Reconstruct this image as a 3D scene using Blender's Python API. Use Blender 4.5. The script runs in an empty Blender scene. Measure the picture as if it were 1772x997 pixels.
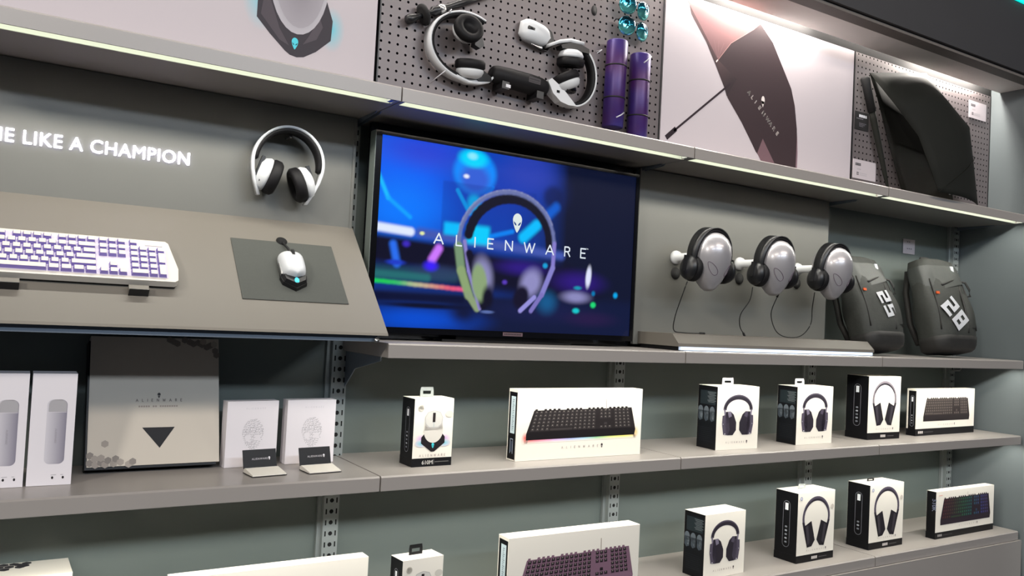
import bpy, math, random
from mathutils import Vector, Matrix
from mathutils.geometry import tessellate_polygon
import numpy as np
R = math.radians
random.seed(4)
scene = bpy.context.scene
col = scene.collection

# ------------------------------------------------------------------ camera, exposure, world, room lights
YAW, PITCH, ROLL, FPX = 32.14815, 1.85979, 2.92331, 1454.586
cd = bpy.data.cameras.new('camera')
cam = bpy.data.objects.new('camera', cd); col.objects.link(cam); scene.camera = cam
cd.sensor_fit = 'HORIZONTAL'; cd.sensor_width = 36; cd.lens = FPX/1772*36; cd.clip_start = .02; cd.clip_end = 60
yw, pt, rl = R(YAW), R(PITCH), R(ROLL)
F_ = Vector((math.sin(yw)*math.cos(pt), math.cos(yw)*math.cos(pt), math.sin(pt)))
R0 = Vector((math.cos(yw), -math.sin(yw), 0)); U0 = R0.cross(F_)
RR = R0*math.cos(rl)+U0*math.sin(rl); UU = U0*math.cos(rl)-R0*math.sin(rl)
m = Matrix((RR, UU, -F_)).transposed().to_4x4(); m.translation = Vector((-.85313, -2.25276, 1.49646))
cam.matrix_world = m

vs = scene.view_settings
vs.view_transform = 'Standard'; vs.look = 'None'; vs.gamma = 1; vs.use_curve_mapping = False; vs.exposure = 0.0
w = bpy.data.worlds.new('room_ambient'); scene.world = w; w.use_nodes = True
w.node_tree.nodes['Background'].inputs[0].default_value = (.62, .74, 1.0, 1)
w.node_tree.nodes['Background'].inputs[1].default_value = .04

LED_W = 3.3          # watts per metre strip
def area(name, loc, rot, sx, sy, power, color, parent=None, spread=180):
    l = bpy.data.lights.new(name, 'AREA'); l.shape = 'RECTANGLE'; l.size = sx; l.size_y = sy
    l.energy = power; l.color = color; l.spread = R(spread)
    o = bpy.data.objects.new(name, l); col.objects.link(o); o.location = loc; o.rotation_euler = rot
    if parent: o.parent = parent
    return o
# ceiling panels of the shop aisle, behind and above the photographer
area('aisle_ceiling_light', (1.9, -3.3, 3.62), (R(45), 0, R(-8)), 2.4, .35, 48, (1.0, .87, .74))
area('aisle_ceiling_light', (-1.2, -3.3, 3.62), (R(45), 0, R(-4)), 1.6, .35, 42, (1.0, .87, .74))
# the next row of ceiling panels, further back in the shop
area('far_ceiling_light', (1.6, -6.2, 3.9), (R(62), 0, 0), 3.2, .30, 125, (.76, .87, 1.0))
area('far_ceiling_light', (-1.8, -6.2, 3.9), (R(62), 0, 0), 2.2, .30, 70, (.76, .87, 1.0))
area('side_aisle_light', (-3.9, -3.2, 3.55), (R(58), 0, R(-58)), .45, .45, 95, (1.0, .95, .88))

# ------------------------------------------------------------------ materials
def lin(c):
    return tuple(((x/255)/12.92 if x/255 <= .04045 else ((x/255+.055)/1.055)**2.4) for x in c)
def mat(name, c, rough=.5, metal=0, emis=None, es=0, spec=.5, coat=0, noise=0, nscale=40, bump=0):
    mm = bpy.data.materials.new(name); mm.use_nodes = True; nt = mm.node_tree; b = nt.nodes['Principled BSDF']
    b.inputs['Base Color'].default_value = (*lin(c), 1); b.inputs['Roughness'].default_value = rough
    b.inputs['Metallic'].default_value = metal; b.inputs['Specular IOR Level'].default_value = spec
    b.inputs['Coat Weight'].default_value = coat
    if emis: b.inputs['Emission Color'].default_value = (*lin(emis), 1); b.inputs['Emission Strength'].default_value = es
    if noise or bump:
        tc = nt.nodes.new('ShaderNodeTexCoord'); n = nt.nodes.new('ShaderNodeTexNoise'); n.inputs['Scale'].default_value = nscale
        n.inputs['Detail'].default_value = 4; nt.links.new(tc.outputs['Object'], n.inputs['Vector'])
        if noise:
            r = nt.nodes.new('ShaderNodeMapRange'); r.inputs['To Min'].default_value = 1-noise; r.inputs['To Max'].default_value = 1+noise
            nt.links.new(n.outputs['Fac'], r.inputs['Value'])
            v = nt.nodes.new('ShaderNodeVectorMath'); v.operation = 'SCALE'; v.inputs[0].default_value = lin(c)
            nt.links.new(r.outputs['Result'], v.inputs['Scale']); nt.links.new(v.outputs['Vector'], b.inputs['Base Color'])
        if bump:
            bp = nt.nodes.new('ShaderNodeBump'); bp.inputs['Strength'].default_value = bump; bp.inputs['Distance'].default_value = .002
            nt.links.new(n.outputs['Fac'], bp.inputs['Height']); nt.links.new(bp.outputs['Normal'], b.inputs['Normal'])
    return mm
M = {}
M['panel'] = mat('grey_green_painted_steel', (97, 105, 101), .42, noise=.04, nscale=6)
M['side'] = mat('slate_grey_laminate', (98, 106, 108), .5, noise=.05, nscale=5)
M['shelf'] = mat('taupe_grey_powder_coat', (152, 146, 141), .34, noise=.02, nscale=9)
M['board'] = mat('matt_charcoal_board', (101, 101, 96), .5, noise=.03, nscale=7)
M['console'] = mat('matt_taupe_board', (112, 107, 99), .5, noise=.03, nscale=7)
M['upright'] = mat('zinc_grey_steel', (150, 156, 154), .38, metal=.3)
M['bracket'] = mat('blue_grey_steel', (120, 130, 142), .4, metal=.4)
M['black'] = mat('satin_black_plastic', (22, 22, 24), .38)
M['gloss'] = mat('gloss_black_plastic', (9, 9, 12), .12)
M['rubber'] = mat('black_rubber', (15, 15, 16), .7)
M['leather'] = mat('black_leatherette', (18, 17, 19), .6, spec=.25, noise=.1, nscale=120)
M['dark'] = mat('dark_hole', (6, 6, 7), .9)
M['case'] = mat('cream_plastic', (206, 200, 190), .4)
M['white'] = mat('white_plastic', (204, 206, 208), .35)
M['carton'] = mat('white_carton', (224, 219, 208), .45, spec=.18)
M['cartonc'] = mat('cool_white_carton', (222, 217, 221), .45, spec=.18)
M['blackcarton'] = mat('black_carton', (14, 14, 17), .4, spec=.22)
M['stone'] = mat('stone_grey_carton', (188, 180, 168), .45, spec=.18)
M['posterb'] = mat('poster_white', (188, 180, 184), .45, spec=.18)
M['steel'] = mat('brushed_steel', (170, 170, 170), .3, metal=.9)
M['soffit'] = mat('soffit_grey', (214, 210, 206), .6)
M['lip'] = mat('soffit_lip_grey', (96, 90, 86), .6)
M['valance'] = mat('valance_black', (50, 49, 51), .6, noise=.12, nscale=3)
M['pad'] = mat('charcoal_cloth_pad', (72, 74, 70), .85, noise=.08, nscale=200)
M['tie'] = mat('clear_cable_tie', (205, 205, 210), .3)
M['led'] = mat('led_diffuser_lit', (44, 46, 40), .8, spec=.1, emis=(214, 220, 194), es=.9)
M['ledblue'] = mat('cool_led_diffuser_lit', (210, 220, 235), .5, emis=(190, 208, 232), es=.7)
M['sign'] = mat('lit_white_letters', (240, 240, 250), .5, emis=(255, 250, 255), es=2.2)
M['cyan'] = mat('lit_cyan_acrylic', (20, 220, 210), .5, emis=(10, 225, 215), es=1.2)
M['teal'] = mat('lit_teal_emblem', (60, 200, 230), .5, emis=(60, 205, 235), es=1.3)
M['keyglow'] = mat('violet_glow_key_sides', (120, 108, 150), .4, emis=(120, 95, 225), es=.17)  # key sides: backlight spill put into violet colour and emission
M['plate'] = mat('cream_plate_violet_lit', (205, 196, 206), .4, emis=(130, 100, 230), es=.06)
M['key'] = mat('cream_keycap', (214, 206, 190), .38)
M['floor'] = mat('dark_floor_vinyl', (44, 43, 42), .4, noise=.1, nscale=3)
M['pack'] = mat('charcoal_nylon', (50, 52, 48), .72, noise=.18, nscale=90, bump=.3)
M['packd'] = mat('dark_charcoal_nylon', (38, 37, 35), .65, noise=.15, nscale=60, bump=.3)
M['packp'] = mat('coated_charcoal_nylon', (60, 63, 60), .5, noise=.15, nscale=30, bump=.3)
M['reflect'] = mat('silver_reflective_print', (190, 192, 196), .4)
M['orange'] = mat('orange_tag', (190, 80, 30), .6)
M['canopy'] = mat('black_umbrella_cloth', (24, 25, 21), .8, spec=.25, noise=.12, nscale=30)
M['label'] = mat('black_card', (12, 12, 16), .5)
M['pearl'] = mat('pearl_silver_paint', (160, 157, 160), .32, metal=.3, coat=.4)
M['line'] = mat('grey_violet_ink', (90, 70, 90), .5)
def attr_mat(name, rough=.45, emit=0, coat=0):
    mm = bpy.data.materials.new(name); mm.use_nodes = True; nt = mm.node_tree; b = nt.nodes['Principled BSDF']
    a = nt.nodes.new('ShaderNodeAttribute'); a.attribute_name = 'Col'
    b.inputs['Roughness'].default_value = rough; b.inputs['Specular IOR Level'].default_value = .18
    if emit:
        b.inputs['Base Color'].default_value = (.004, .004, .006, 1)
        nt.links.new(a.outputs['Color'], b.inputs['Emission Color']); b.inputs['Emission Strength'].default_value = emit
        b.inputs['Coat Weight'].default_value = coat; b.inputs['Coat Roughness'].default_value = .04
    else: nt.links.new(a.outputs['Color'], b.inputs['Base Color'])
    return mm
M['ink'] = attr_mat('printed_ink')
M['screen'] = attr_mat('lit_screen', .12, 1.0, .3)
M['screenink'] = attr_mat('lit_screen_lettering', .3, 1.0)
def pegboard_mat():
    mm = bpy.data.materials.new('perforated_grey_steel'); mm.use_nodes = True; nt = mm.node_tree; b = nt.nodes['Principled BSDF']
    tc = nt.nodes.new('ShaderNodeTexCoord'); sp = nt.nodes.new('ShaderNodeSeparateXYZ'); nt.links.new(tc.outputs['Object'], sp.inputs[0])
    def mth(op, a, bb=None):
        n = nt.nodes.new('ShaderNodeMath'); n.operation = op
        for i, v in enumerate((a, bb)):
            if v is None: continue
            if isinstance(v, (int, float)): n.inputs[i].default_value = v
            else: nt.links.new(v, n.inputs[i])
        return n.outputs[0]
    P = .0245
    fx = mth('ABSOLUTE', mth('SUBTRACT', mth('FRACT', mth('DIVIDE', sp.outputs[0], P)), .5))
    fz = mth('ABSOLUTE', mth('SUBTRACT', mth('FRACT', mth('DIVIDE', sp.outputs[2], P)), .5))
    d = mth('SQRT', mth('ADD', mth('MULTIPLY', fx, fx), mth('MULTIPLY', fz, fz)))
    k = mth('LESS_THAN', d, .0037/P)
    nt.links.new(mth('MULTIPLY', mth('SUBTRACT', 1.0, k), .4), b.inputs['Specular IOR Level'])
    mix = nt.nodes.new('ShaderNodeMix'); mix.data_type = 'RGBA'; nt.links.new(k, mix.inputs[0])
    mix.inputs[6].default_value = (*lin((108, 101, 102)), 1); mix.inputs[7].default_value = (*lin((8, 8, 10)), 1)
    nt.links.new(mix.outputs[2], b.inputs['Base Color']); b.inputs['Roughness'].default_value = .42; b.inputs['Metallic'].default_value = .15
    return mm
M['peg'] = pegboard_mat()
def iridescent():
    mm = bpy.data.materials.new('violet_blue_foil'); mm.use_nodes = True; nt = mm.node_tree; b = nt.nodes['Principled BSDF']
    tc = nt.nodes.new('ShaderNodeTexCoord'); n = nt.nodes.new('ShaderNodeTexNoise'); n.inputs['Scale'].default_value = 7
    nt.links.new(tc.outputs['Object'], n.inputs['Vector'])
    cr = nt.nodes.new('ShaderNodeValToRGB'); nt.links.new(n.outputs['Fac'], cr.inputs[0])
    cr.color_ramp.elements[0].position = .35; cr.color_ramp.elements[0].color = (*lin((64, 26, 86)), 1)
    cr.color_ramp.elements[1].position = .66; cr.color_ramp.elements[1].color = (*lin((48, 42, 118)), 1)
    nt.links.new(cr.outputs[0], b.inputs['Base Color']); b.inputs['Roughness'].default_value = .42; b.inputs['Metallic'].default_value = .25
    return mm
M['foil'] = iridescent()
def lens_mat():
    mm = mat('mirrored_cyan_lens', (60, 180, 190), .1, metal=.75); nt = mm.node_tree; b = nt.nodes['Principled BSDF']
    tc = nt.nodes.new('ShaderNodeTexCoord'); sp = nt.nodes.new('ShaderNodeSeparateXYZ'); nt.links.new(tc.outputs['Generated'], sp.inputs[0])
    cr = nt.nodes.new('ShaderNodeValToRGB'); nt.links.new(sp.outputs[2], cr.inputs[0])
    cr.color_ramp.elements[0].position = .25; cr.color_ramp.elements[0].color = (*lin((120, 220, 215)), 1)
    cr.color_ramp.elements[1].position = .85; cr.color_ramp.elements[1].color = (*lin((18, 40, 52)), 1)
    e = cr.color_ramp.elements.new(.55); e.color = (*lin((30, 120, 145)), 1)
    nt.links.new(cr.outputs[0], b.inputs['Base Color']); return mm
M['lens'] = lens_mat()

# ------------------------------------------------------------------ helpers
class MB:
    """collects geometry with material slots; build() makes one mesh object"""
    def __init__(s): s.v = []; s.f = []; s.m = []; s.sm = []; s.mats = []
    def mi(s, m):
        if m not in s.mats: s.mats.append(m)
        return s.mats.index(m)
    def add(s, vs, fs, m, smooth=False):
        o = len(s.v); s.v += [tuple(v) for v in vs]; k = s.mi(m)
        for f in fs: s.f.append(tuple(o+i for i in f)); s.m.append(k); s.sm.append(smooth)
    def box(s, x0, x1, y0, y1, z0, z1, m, bev=0):
        if bev:
            pr = []
            for (cx, cz, a0) in ((x1-bev, z1-bev, 0), (x0+bev, z1-bev, 90), (x0+bev, z0+bev, 180), (x1-bev, z0+bev, 270)):
                for k in range(3): a = R(a0+45*k); pr.append((cx+bev*math.cos(a), cz+bev*math.sin(a)))
            s.prism_y(pr, y0, y1, m); return s
        v = [(x, y, z) for x in (x0, x1) for y in (y0, y1) for z in (z0, z1)]
        s.add(v, [(0, 1, 3, 2), (4, 6, 7, 5), (0, 4, 5, 1), (2, 3, 7, 6), (0, 2, 6, 4), (1, 5, 7, 3)], m); return s
    def _prism(s, pts3a, pts3b, m, smooth=False, tri=None):
        n = len(pts3a); s.add(pts3a+pts3b, [(i, (i+1) % n, n+(i+1) % n, n+i) for i in range(n)], m, smooth)
        tri = tessellate_polygon([[Vector(p) for p in pts3a]])
        s.add(pts3a, [tuple(t) for t in tri], m); s.add(pts3b, [tuple(t) for t in tri], m)
    def prism_y(s, pr, y0, y1, m, smooth=False): s._prism([(x, y0, z) for x, z in pr], [(x, y1, z) for x, z in pr], m, smooth); return s
    def prism_x(s, pr, x0, x1, m, smooth=False): s._prism([(x0, y, z) for y, z in pr], [(x1, y, z) for y, z in pr], m, smooth); return s
    def prism_z(s, pr, z0, z1, m, smooth=False, top=1, dy=0): s._prism([(x, y, z0) for x, y in pr], [(x*top, (y-dy)*top+dy, z1) for x, y in pr], m, smooth); return s
    def loft(s, rings, m, smooth=True, cap=True, closed=True):
        n = len(rings[0]); V = [p for r in rings for p in r]; Fc = []
        for a in range(len(rings)-1):
            for i in range(n if closed else n-1):
                j = (i+1) % n; Fc.append((a*n+i, a*n+j, (a+1)*n+j, (a+1)*n+i))
        if cap: Fc += [tuple(range(n)), tuple(range((len(rings)-1)*n, len(rings)*n))]
        s.add(V, Fc, m, smooth); return s
    def tube(s, path, r, m, n=8, cap=True):
        path = [Vector(p) for p in path]; rings = []; up = Vector((0, 0, 1))
        for i, p in enumerate(path):
            t = (path[min(i+1, len(path)-1)]-path[max(i-1, 0)]).normalized()
            a = t.cross(up if abs(t.dot(up)) < .95 else Vector((1, 0, 0))).normalized(); b = t.cross(a)
            rr = r[i] if isinstance(r, (list, tuple)) else r
            rings.append([tuple(p+a*rr*math.cos(2*math.pi*k/n)+b*rr*math.sin(2*math.pi*k/n)) for k in range(n)])
        return s.loft(rings, m, True, cap)
    def lathe(s, prof, m, c=(0, 0, 0), axis='z', n=28, sx=1, sy=1, smooth=True):
        rings = []
        for r, h in prof:
            ring = []
            for k in range(n):
                a = 2*math.pi*k/n; u, v = r*math.cos(a)*sx, r*math.sin(a)*sy
                p = {'z': (u, v, h), 'y': (u, h, v), 'x': (h, u, v)}[axis]
                ring.append((c[0]+p[0], c[1]+p[1], c[2]+p[2]))
            rings.append(ring)
        return s.loft(rings, m, smooth)
    def xform(s, mtx, start=0):
        s.v = s.v[:start]+[tuple(mtx @ Vector(p)) for p in s.v[start:]]; return s
    def build(s, name, parent=None, loc=None, rot=None, edge=False):
        me = bpy.data.meshes.new(name); me.from_pydata(s.v, [], s.f)
        for mm in s.mats: me.materials.append(M[mm])
        me.polygons.foreach_set('material_index', s.m); me.polygons.foreach_set('use_smooth', s.sm)
        me.update()
        import bmesh
        bm = bmesh.new(); bm.from_mesh(me); bmesh.ops.recalc_face_normals(bm, faces=bm.faces); bm.to_mesh(me); bm.free()
        o = bpy.data.objects.new(name, me); col.objects.link(o)
        if parent: o.parent = parent
        if loc: o.location = loc
        if rot: o.rotation_euler = rot
        return o
def tag(o, label=None, cat=None, group=None, kind=None):
    if label: o['label'] = label
    if cat: o['category'] = cat
    if group: o['group'] = group
    if kind: o['kind'] = kind
    return o
def thing(name, loc, label, cat, group=None, rot=None):
    o = bpy.data.objects.new(name, None); col.objects.link(o); o.empty_display_size = .05; o.location = loc
    if rot: o.rotation_euler = rot
    return tag(o, label, cat, group)
def copy_tree(o, parent=None):
    c = o.copy(); col.objects.link(c)
    if parent: c.parent = parent
    for ch in list(o.children): copy_tree(ch, c)
    return c

FONT = {}
def text_polys(t, spacing=1.0, bold=0.0):
    key = (t, spacing, bold)
    if key in FONT: return FONT[key]
    cu = bpy.data.curves.new('tmp', 'FONT'); cu.body = t; cu.space_character = spacing; cu.resolution_u = 3
    ob = bpy.data.objects.new('tmp', cu); col.objects.link(ob)
    dg = bpy.context.evaluated_depsgraph_get(); dg.update(); me = ob.evaluated_get(dg).to_mesh()
    V = [(v.co.x, v.co.y) for v in me.vertices]; Fc = [tuple(p.vertices) for p in me.polygons]
    ob.evaluated_get(dg).to_mesh_clear(); bpy.data.objects.remove(ob); bpy.data.curves.remove(cu)
    if bold:        # heavier stroke: the glyph outlines repeated at small offsets
        n = len(V); offs = [(0, 0), (bold, 0), (-bold, 0), (0, bold), (0, -bold)]
        V = [(x+a, y+b_) for a, b_ in offs for x, y in V]; Fc = [tuple(i+k*n for i in f) for k in range(5) for f in Fc]
    x0 = min(v[0] for v in V); x1 = max(v[0] for v in V)
    FONT[key] = ([(x-x0, y) for x, y in V], Fc, x1-x0); return FONT[key]

class Art:
    """flat printed artwork on a face: frame O + u*U + v*V, lifted slightly along N"""
    def __init__(s, O, U=(1, 0, 0), V=(0, 0, 1), step=.00008, lift=.0002):
        s.O = Vector(O); s.U = Vector(U).normalized(); s.V = Vector(V).normalized(); s.N = s.U.cross(s.V).normalized()
        s.vs = []; s.fs = []; s.cs = []; s.h = lift; s.step = step
    def up(s, n=1): s.h += s.step*n; return s
    def P(s, u, v): return tuple(s.O+s.U*u+s.V*v+s.N*s.h)
    def raw(s, pts, faces, c):
        o = len(s.vs); s.vs += [s.P(*p) for p in pts]
        cc = c if isinstance(c, list) else [c]*len(pts)
        s.cs += [lin(x) for x in cc]; s.fs += [tuple(o+i for i in f) for f in faces]
    def poly(s, pts, c):
        if len(pts) > 4 or isinstance(c, list) and False:
            tri = tessellate_polygon([[Vector((a, b, 0)) for a, b in pts]]); s.raw(pts, tri, c)
        else: s.raw(pts, [tuple(range(len(pts)))], c)
        return s
    def rect(s, u0, v0, u1, v1, c): return s.poly([(u0, v0), (u1, v0), (u1, v1), (u0, v1)], c)
    def ell(s, cu, cv, ru, rv, c, n=24, rot=0):
        ca, sa = math.cos(rot), math.sin(rot)
        return s.poly([(cu+ru*math.cos(a)*ca-rv*math.sin(a)*sa, cv+ru*math.cos(a)*sa+rv*math.sin(a)*ca) for a in [2*math.pi*k/n for k in range(n)]], c)
    def glow(s, cu, cv, ru, rv, c0, c1, n=20):
        pts = [(cu, cv)]+[(cu+ru*math.cos(2*math.pi*k/n), cv+rv*math.sin(2*math.pi*k/n)) for k in range(n)]
        s.raw(pts, [(0, 1+k, 1+(k+1) % n) for k in range(n)], [c0]+[c1]*n); return s
    def line(s, p, q, w, c, c2=None):
        a = Vector(p); b = Vector(q); d = (b-a).normalized()*w/2; n = Vector((-d.y, d.x))
        s.poly([tuple(a-n-d*.5), tuple(b-n+d*.5), tuple(b+n+d*.5), tuple(a+n-d*.5)], [c, c2 or c, c2 or c, c]); return s
    def path(s, pts, w, c):
        for a, b in zip(pts, pts[1:]): s.line(a, b, w, c)
        return s
    def band(s, outer, inner, c):
        n = len(outer); s.raw(list(outer)+list(inner), [(i, i+1, n+i+1, n+i) for i in range(n-1)], c); return s
    def text(s, t, u, v, h, c, width=None, spacing=1.0, bold=0.0, rot=0, center=False):
        V, Fc, wd = text_polys(t, spacing, bold); k = h/.72; kx = (width/wd) if width else k
        ca, sa = math.cos(rot), math.sin(rot); off = -wd*kx/2 if center else 0
        s.raw([(u+(x*kx+off)*ca-y*k*sa, v+(x*kx+off)*sa+y*k*ca) for x, y in V], Fc, c); return s
    def head(s, cu, cv, h, c, eye):
        wd = h*.56; pts = []
        for k in range(28):
            a = 2*math.pi*k/28; x = math.cos(a); y = math.sin(a)
            if y >= 0: pts.append((cu+x*wd/2, cv+.16*h+y*.34*h))
            else: pts.append((cu+x*wd/2*(1-.55*(-y)**1.6), cv+.16*h+y*.66*h))
        s.poly(pts, c); s.up()
        for sg in (-1, 1):
            s.poly([(cu+sg*wd*.07, cv-.13*h), (cu+sg*wd*.15, cv-.03*h), (cu+sg*wd*.40, cv+.08*h), (cu+sg*wd*.38, cv-.01*h), (cu+sg*wd*.22, cv-.13*h)][::sg], eye)
        return s
    def wordmark(s, u0, u1, v, h, c, sw=None, cw=.8):
        """widely spaced thin capitals"""
        G = {'A': (.95, [[(0, 0), (.47, 1), (.95, 0)], [(.17, .33), (.78, .33)]]), 'L': (.6, [[(0, 1), (0, 0), (.6, 0)]]), 'I': (.08, [[(.04, 0), (.04, 1)]]),
             'E': (.62, [[(.62, 1), (0, 1), (0, 0), (.62, 0)], [(0, .52), (.55, .52)]]), 'N': (.8, [[(0, 0), (0, 1), (.8, 0), (.8, 1)]]),
             'W': (1.25, [[(0, 1), (.32, 0), (.62, .95), (.93, 0), (1.25, 1)]]), 'R': (.66, [[(0, 0), (0, 1), (.42, 1), (.6, .88), (.6, .62), (.42, .5), (0, .5)], [(.36, .5), (.66, 0)]])}
        wd = 'ALIENWARE'; k = h*cw; tot = sum(G[l][0]*k for l in wd); gap = ((u1-u0)-tot)/8; u = u0; sw = sw or h*.13
        for l in wd:
            for st in G[l][1]:
                for a, b in zip(st, st[1:]): s.line((u+a[0]*k, v+a[1]*h), (u+b[0]*k, v+b[1]*h), sw, c)
            u += G[l][0]*k+gap
        return s
    def build(s, name, parent=None, m='ink'):
        me = bpy.data.meshes.new(name); me.from_pydata(s.vs, [], s.fs); me.materials.append(M[m])
        ca = me.color_attributes.new('Col', 'FLOAT_COLOR', 'POINT')
        ca.data.foreach_set('color', [x for c in s.cs for x in (*c, 1)]); me.update()
        o = bpy.data.objects.new(name, me); col.objects.link(o)
        if parent: o.parent = parent
        return o

# ------------------------------------------------------------------ the setting
Z1, Z2, Z3, Z4 = 2.0513, 1.4122, 1.0849, .6728
T, D = .0365, .335
XL, XR, SIDE = -1.0, 3.0, 3.022
def struct(o): o['kind'] = 'structure'; return o
struct(MB().box(-2.5, 5, -6, .3, -.02, 0, 'floor').build('floor'))
b = MB()
for k in range(-1, 3):                                  # back panels between the uprights, a narrow seam at each
    b.box(k-.0+.002, k+.998, 0, .02, .3, 3.1, 'panel')
b.box(XL, SIDE, .02, .03, 0, 3.1, 'dark')
struct(b.build('wall_back'))
struct(MB().box(SIDE, SIDE+.035, -.41, .03, 0, 3.1, 'side').build('wall_right'))
struct(MB().box(XL, SIDE, -.33, -.195, 2.624, 2.66, 'soffit').box(XL, SIDE, -.195, -.19, 2.624, 2.72, 'soffit').build('trim_1'))
struct(MB().box(XL-.2, 4.2, -.386, -.331, 2.616, 2.66, 'lip').build('trim_2'))
struct(MB().box(XL-.2, 4.2, -.40, -.386, 2.63, 3.35, 'valance').build('trim_3'))
struct(MB().box(XL-.2, SIDE+.035, -.386, .03, 2.76, 2.80, 'lip').build('ceiling'))
struct(MB().box(XL, SIDE, -.150, -.146, 2.6155, 2.759, 'dark').build('gap_shade_plate'))  # added black plate: shade of the gap above the panels, put into colour
tag(MB().prism_y([(2.712, 2.918), (3.25, 2.918), (3.25, 3.0), (2.75, 3.0)], -.412, -.401, 'cyan').build('light_strip'), 'cyan lit strip on the black fascia at the upper right corner', 'light')
area('cove_light', (1.0, -.172, 2.70), (0, 0, 0), 4.0, .012, 16, (1.0, .93, .86))
for xx, pw in ((1.50, 6.5), (2.64, 6.0), (1.12, 2.2)): area('cove_spot', (xx, -.176, 2.675), (R(-14), 0, 0), .5, .02, pw, (1.0, .93, .86))

def shelf_mesh(w, z, tilt=0):
    b = MB(); y = -D
    pr = [(0, z), (y+.004, z), (y, z-.004), (y, z-T), (y+.004, z-T), (y+.004, z-.007), (-.291, z-.007), (-.291, z-T), (-.286, z-T), (0, z-T)]
    b.prism_x(pr, 0, w, 'shelf'); return b
ROWS = {1: ('top', 'above the television and display boards'), 2: ('second', 'carrying the television, head stands and backpacks'), 3: ('third', ''), 4: ('lowest', '')}
def bracket_mesh(z):
    return MB().prism_x([(-.03, z-T-.002), (-.27, z-T-.002), (-.27, z-T-.012), (-.10, z-T-.045), (-.032, z-T-.10), (-.03, z-T-.10)], -.0015, .0015, 'bracket')
LAB = {(1, -1): 'left end top shelf above the white slogan letters', (1, 0): 'top shelf directly above the television', (1, 1): 'top shelf above the three silver alien heads', (1, 2): 'top shelf above the two black backpacks',
       (2, -1): 'narrow shelf lip under the slanted keyboard display', (2, 0): 'second shelf directly under the television', (2, 1): 'second shelf under the three silver alien heads', (2, 2): 'second shelf under the two black backpacks',
       (3, -1): 'third shelf holding the tall stone grey carton', (3, 0): 'third shelf holding the rainbow edged keyboard box', (3, 1): 'third shelf holding two headset boxes with photo sides', (3, 2): 'third shelf end holding a headset box and small keyboard box',
       (4, -1): 'lowest shelf at left with two plain white boxes', (4, 0): 'lowest shelf under the purple keyboard box', (4, 1): 'lowest shelf under two headset boxes left of centre upright', (4, 2): 'lowest shelf end with the keyboard box beside the side wall'}
for r, z in ((1, Z1), (2, Z2), (3, Z3), (4, Z4)):
    for k in range(-1, 3):
        if (r, k) == (2, -1):
            sh = thing('shelf', (k, 0, z), LAB[(r, k)], 'shelf', None)
            MB().box(.002, .968, -.335, -.004, .004, .018, 'bracket').box(.002, .968, -.340, -.335, .003, .020, 'bracket').build('shelf_board', sh)
            continue
        sh = thing('shelf', (k, 0, z), LAB[(r, k)], 'shelf', 'grey metal shelves of the display wall')
        shelf_mesh(.996 if k < 2 else 1.006, 0).build('shelf_board', sh).location = (.002, 0, 0)
        if (r, k) == (2, 0): bracket_mesh(0).build('bracket', sh, (.012, 0, 0))
        else:
            for xx in (.004, .992): MB().prism_x([(-.03, -T-.0005), (-.20, -T-.0005), (-.19, -T-.006), (-.04, -T-.016), (-.03, -T-.016)], -.001, .001, 'bracket').build('bracket', sh, (xx, 0, 0))
        if r < 4:
            for xx in (.0, .986): MB().box(0.0, .010, -.331, -.291, -T+.0003, -.007, 'shelf').build('channel_light_stop', sh, (xx+.002, 0, 0))  # end blocks added to stop strip light leaking through the shelf seams
            MB().box(.012, .984, -.2935, -.2915, -T+.0005, -.008, 'led').box(.012, .984, -.330, -.2935, -.0095, -.008, 'led').build('light_strip', sh)
            area('led_strip', (.498, -.322, -.0195), (R(14), 0, 0), .965, .006, LED_W, (1.0, .97, .88), sh)
        if r == 1: MB().box(.972, .984, -.331, -.308, -T-.001, -.019, 'steel').build('strip_end_cap', sh)
b = MB().box(XL, SIDE, -.343, -.30, 0, Z4-T-.002, 'shelf').box(XL, SIDE, -.30, -.0, 0, .05, 'shelf')
tag(b.build('base_cabinet'), 'taupe base cabinet front below the lowest shelf', 'cabinet')

# slotted uprights at the bay joints
ULAB = ['slotted steel upright behind the white alien print boxes', 'slotted steel upright right of the rainbow keyboard box', 'slotted steel upright behind the headset boxes', 'slotted steel upright beside the right side wall']
def upright(x, label):
    t = thing('slotted_upright', (x, 0, 0), label, 'upright', 'perforated steel uprights')
    b = MB().box(-.023, .021, -.028, -.001, .3, 2.62, 'upright').box(-.034, -.023, -.012, -.001, .3, 2.62, 'upright').box(.021, .026, -.006, -.001, .3, 2.62, 'upright')
    n = 0; z = .33
    while z < 2.6:
        o = len(b.v)
        b.add([(.006*math.cos(a)-.001, -.0285, z+.006*math.sin(a)) for a in [k*math.pi/5 for k in range(10)]], [tuple(range(10))], 'dark')
        for s in (-1, 1): b.add([(s*.0145-.001-.002, -.0285, z-.007), (s*.0145-.001+.002, -.0285, z-.007), (s*.0145-.001+.002, -.0285, z+.007), (s*.0145-.001-.002, -.0285, z+.007)], [(0, 1, 2, 3)], 'dark')
        z += .0301
    b.build('perforated_post', t)
for k in range(4): upright(k-.004 if k < 3 else 2.992, ULAB[k])
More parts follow.
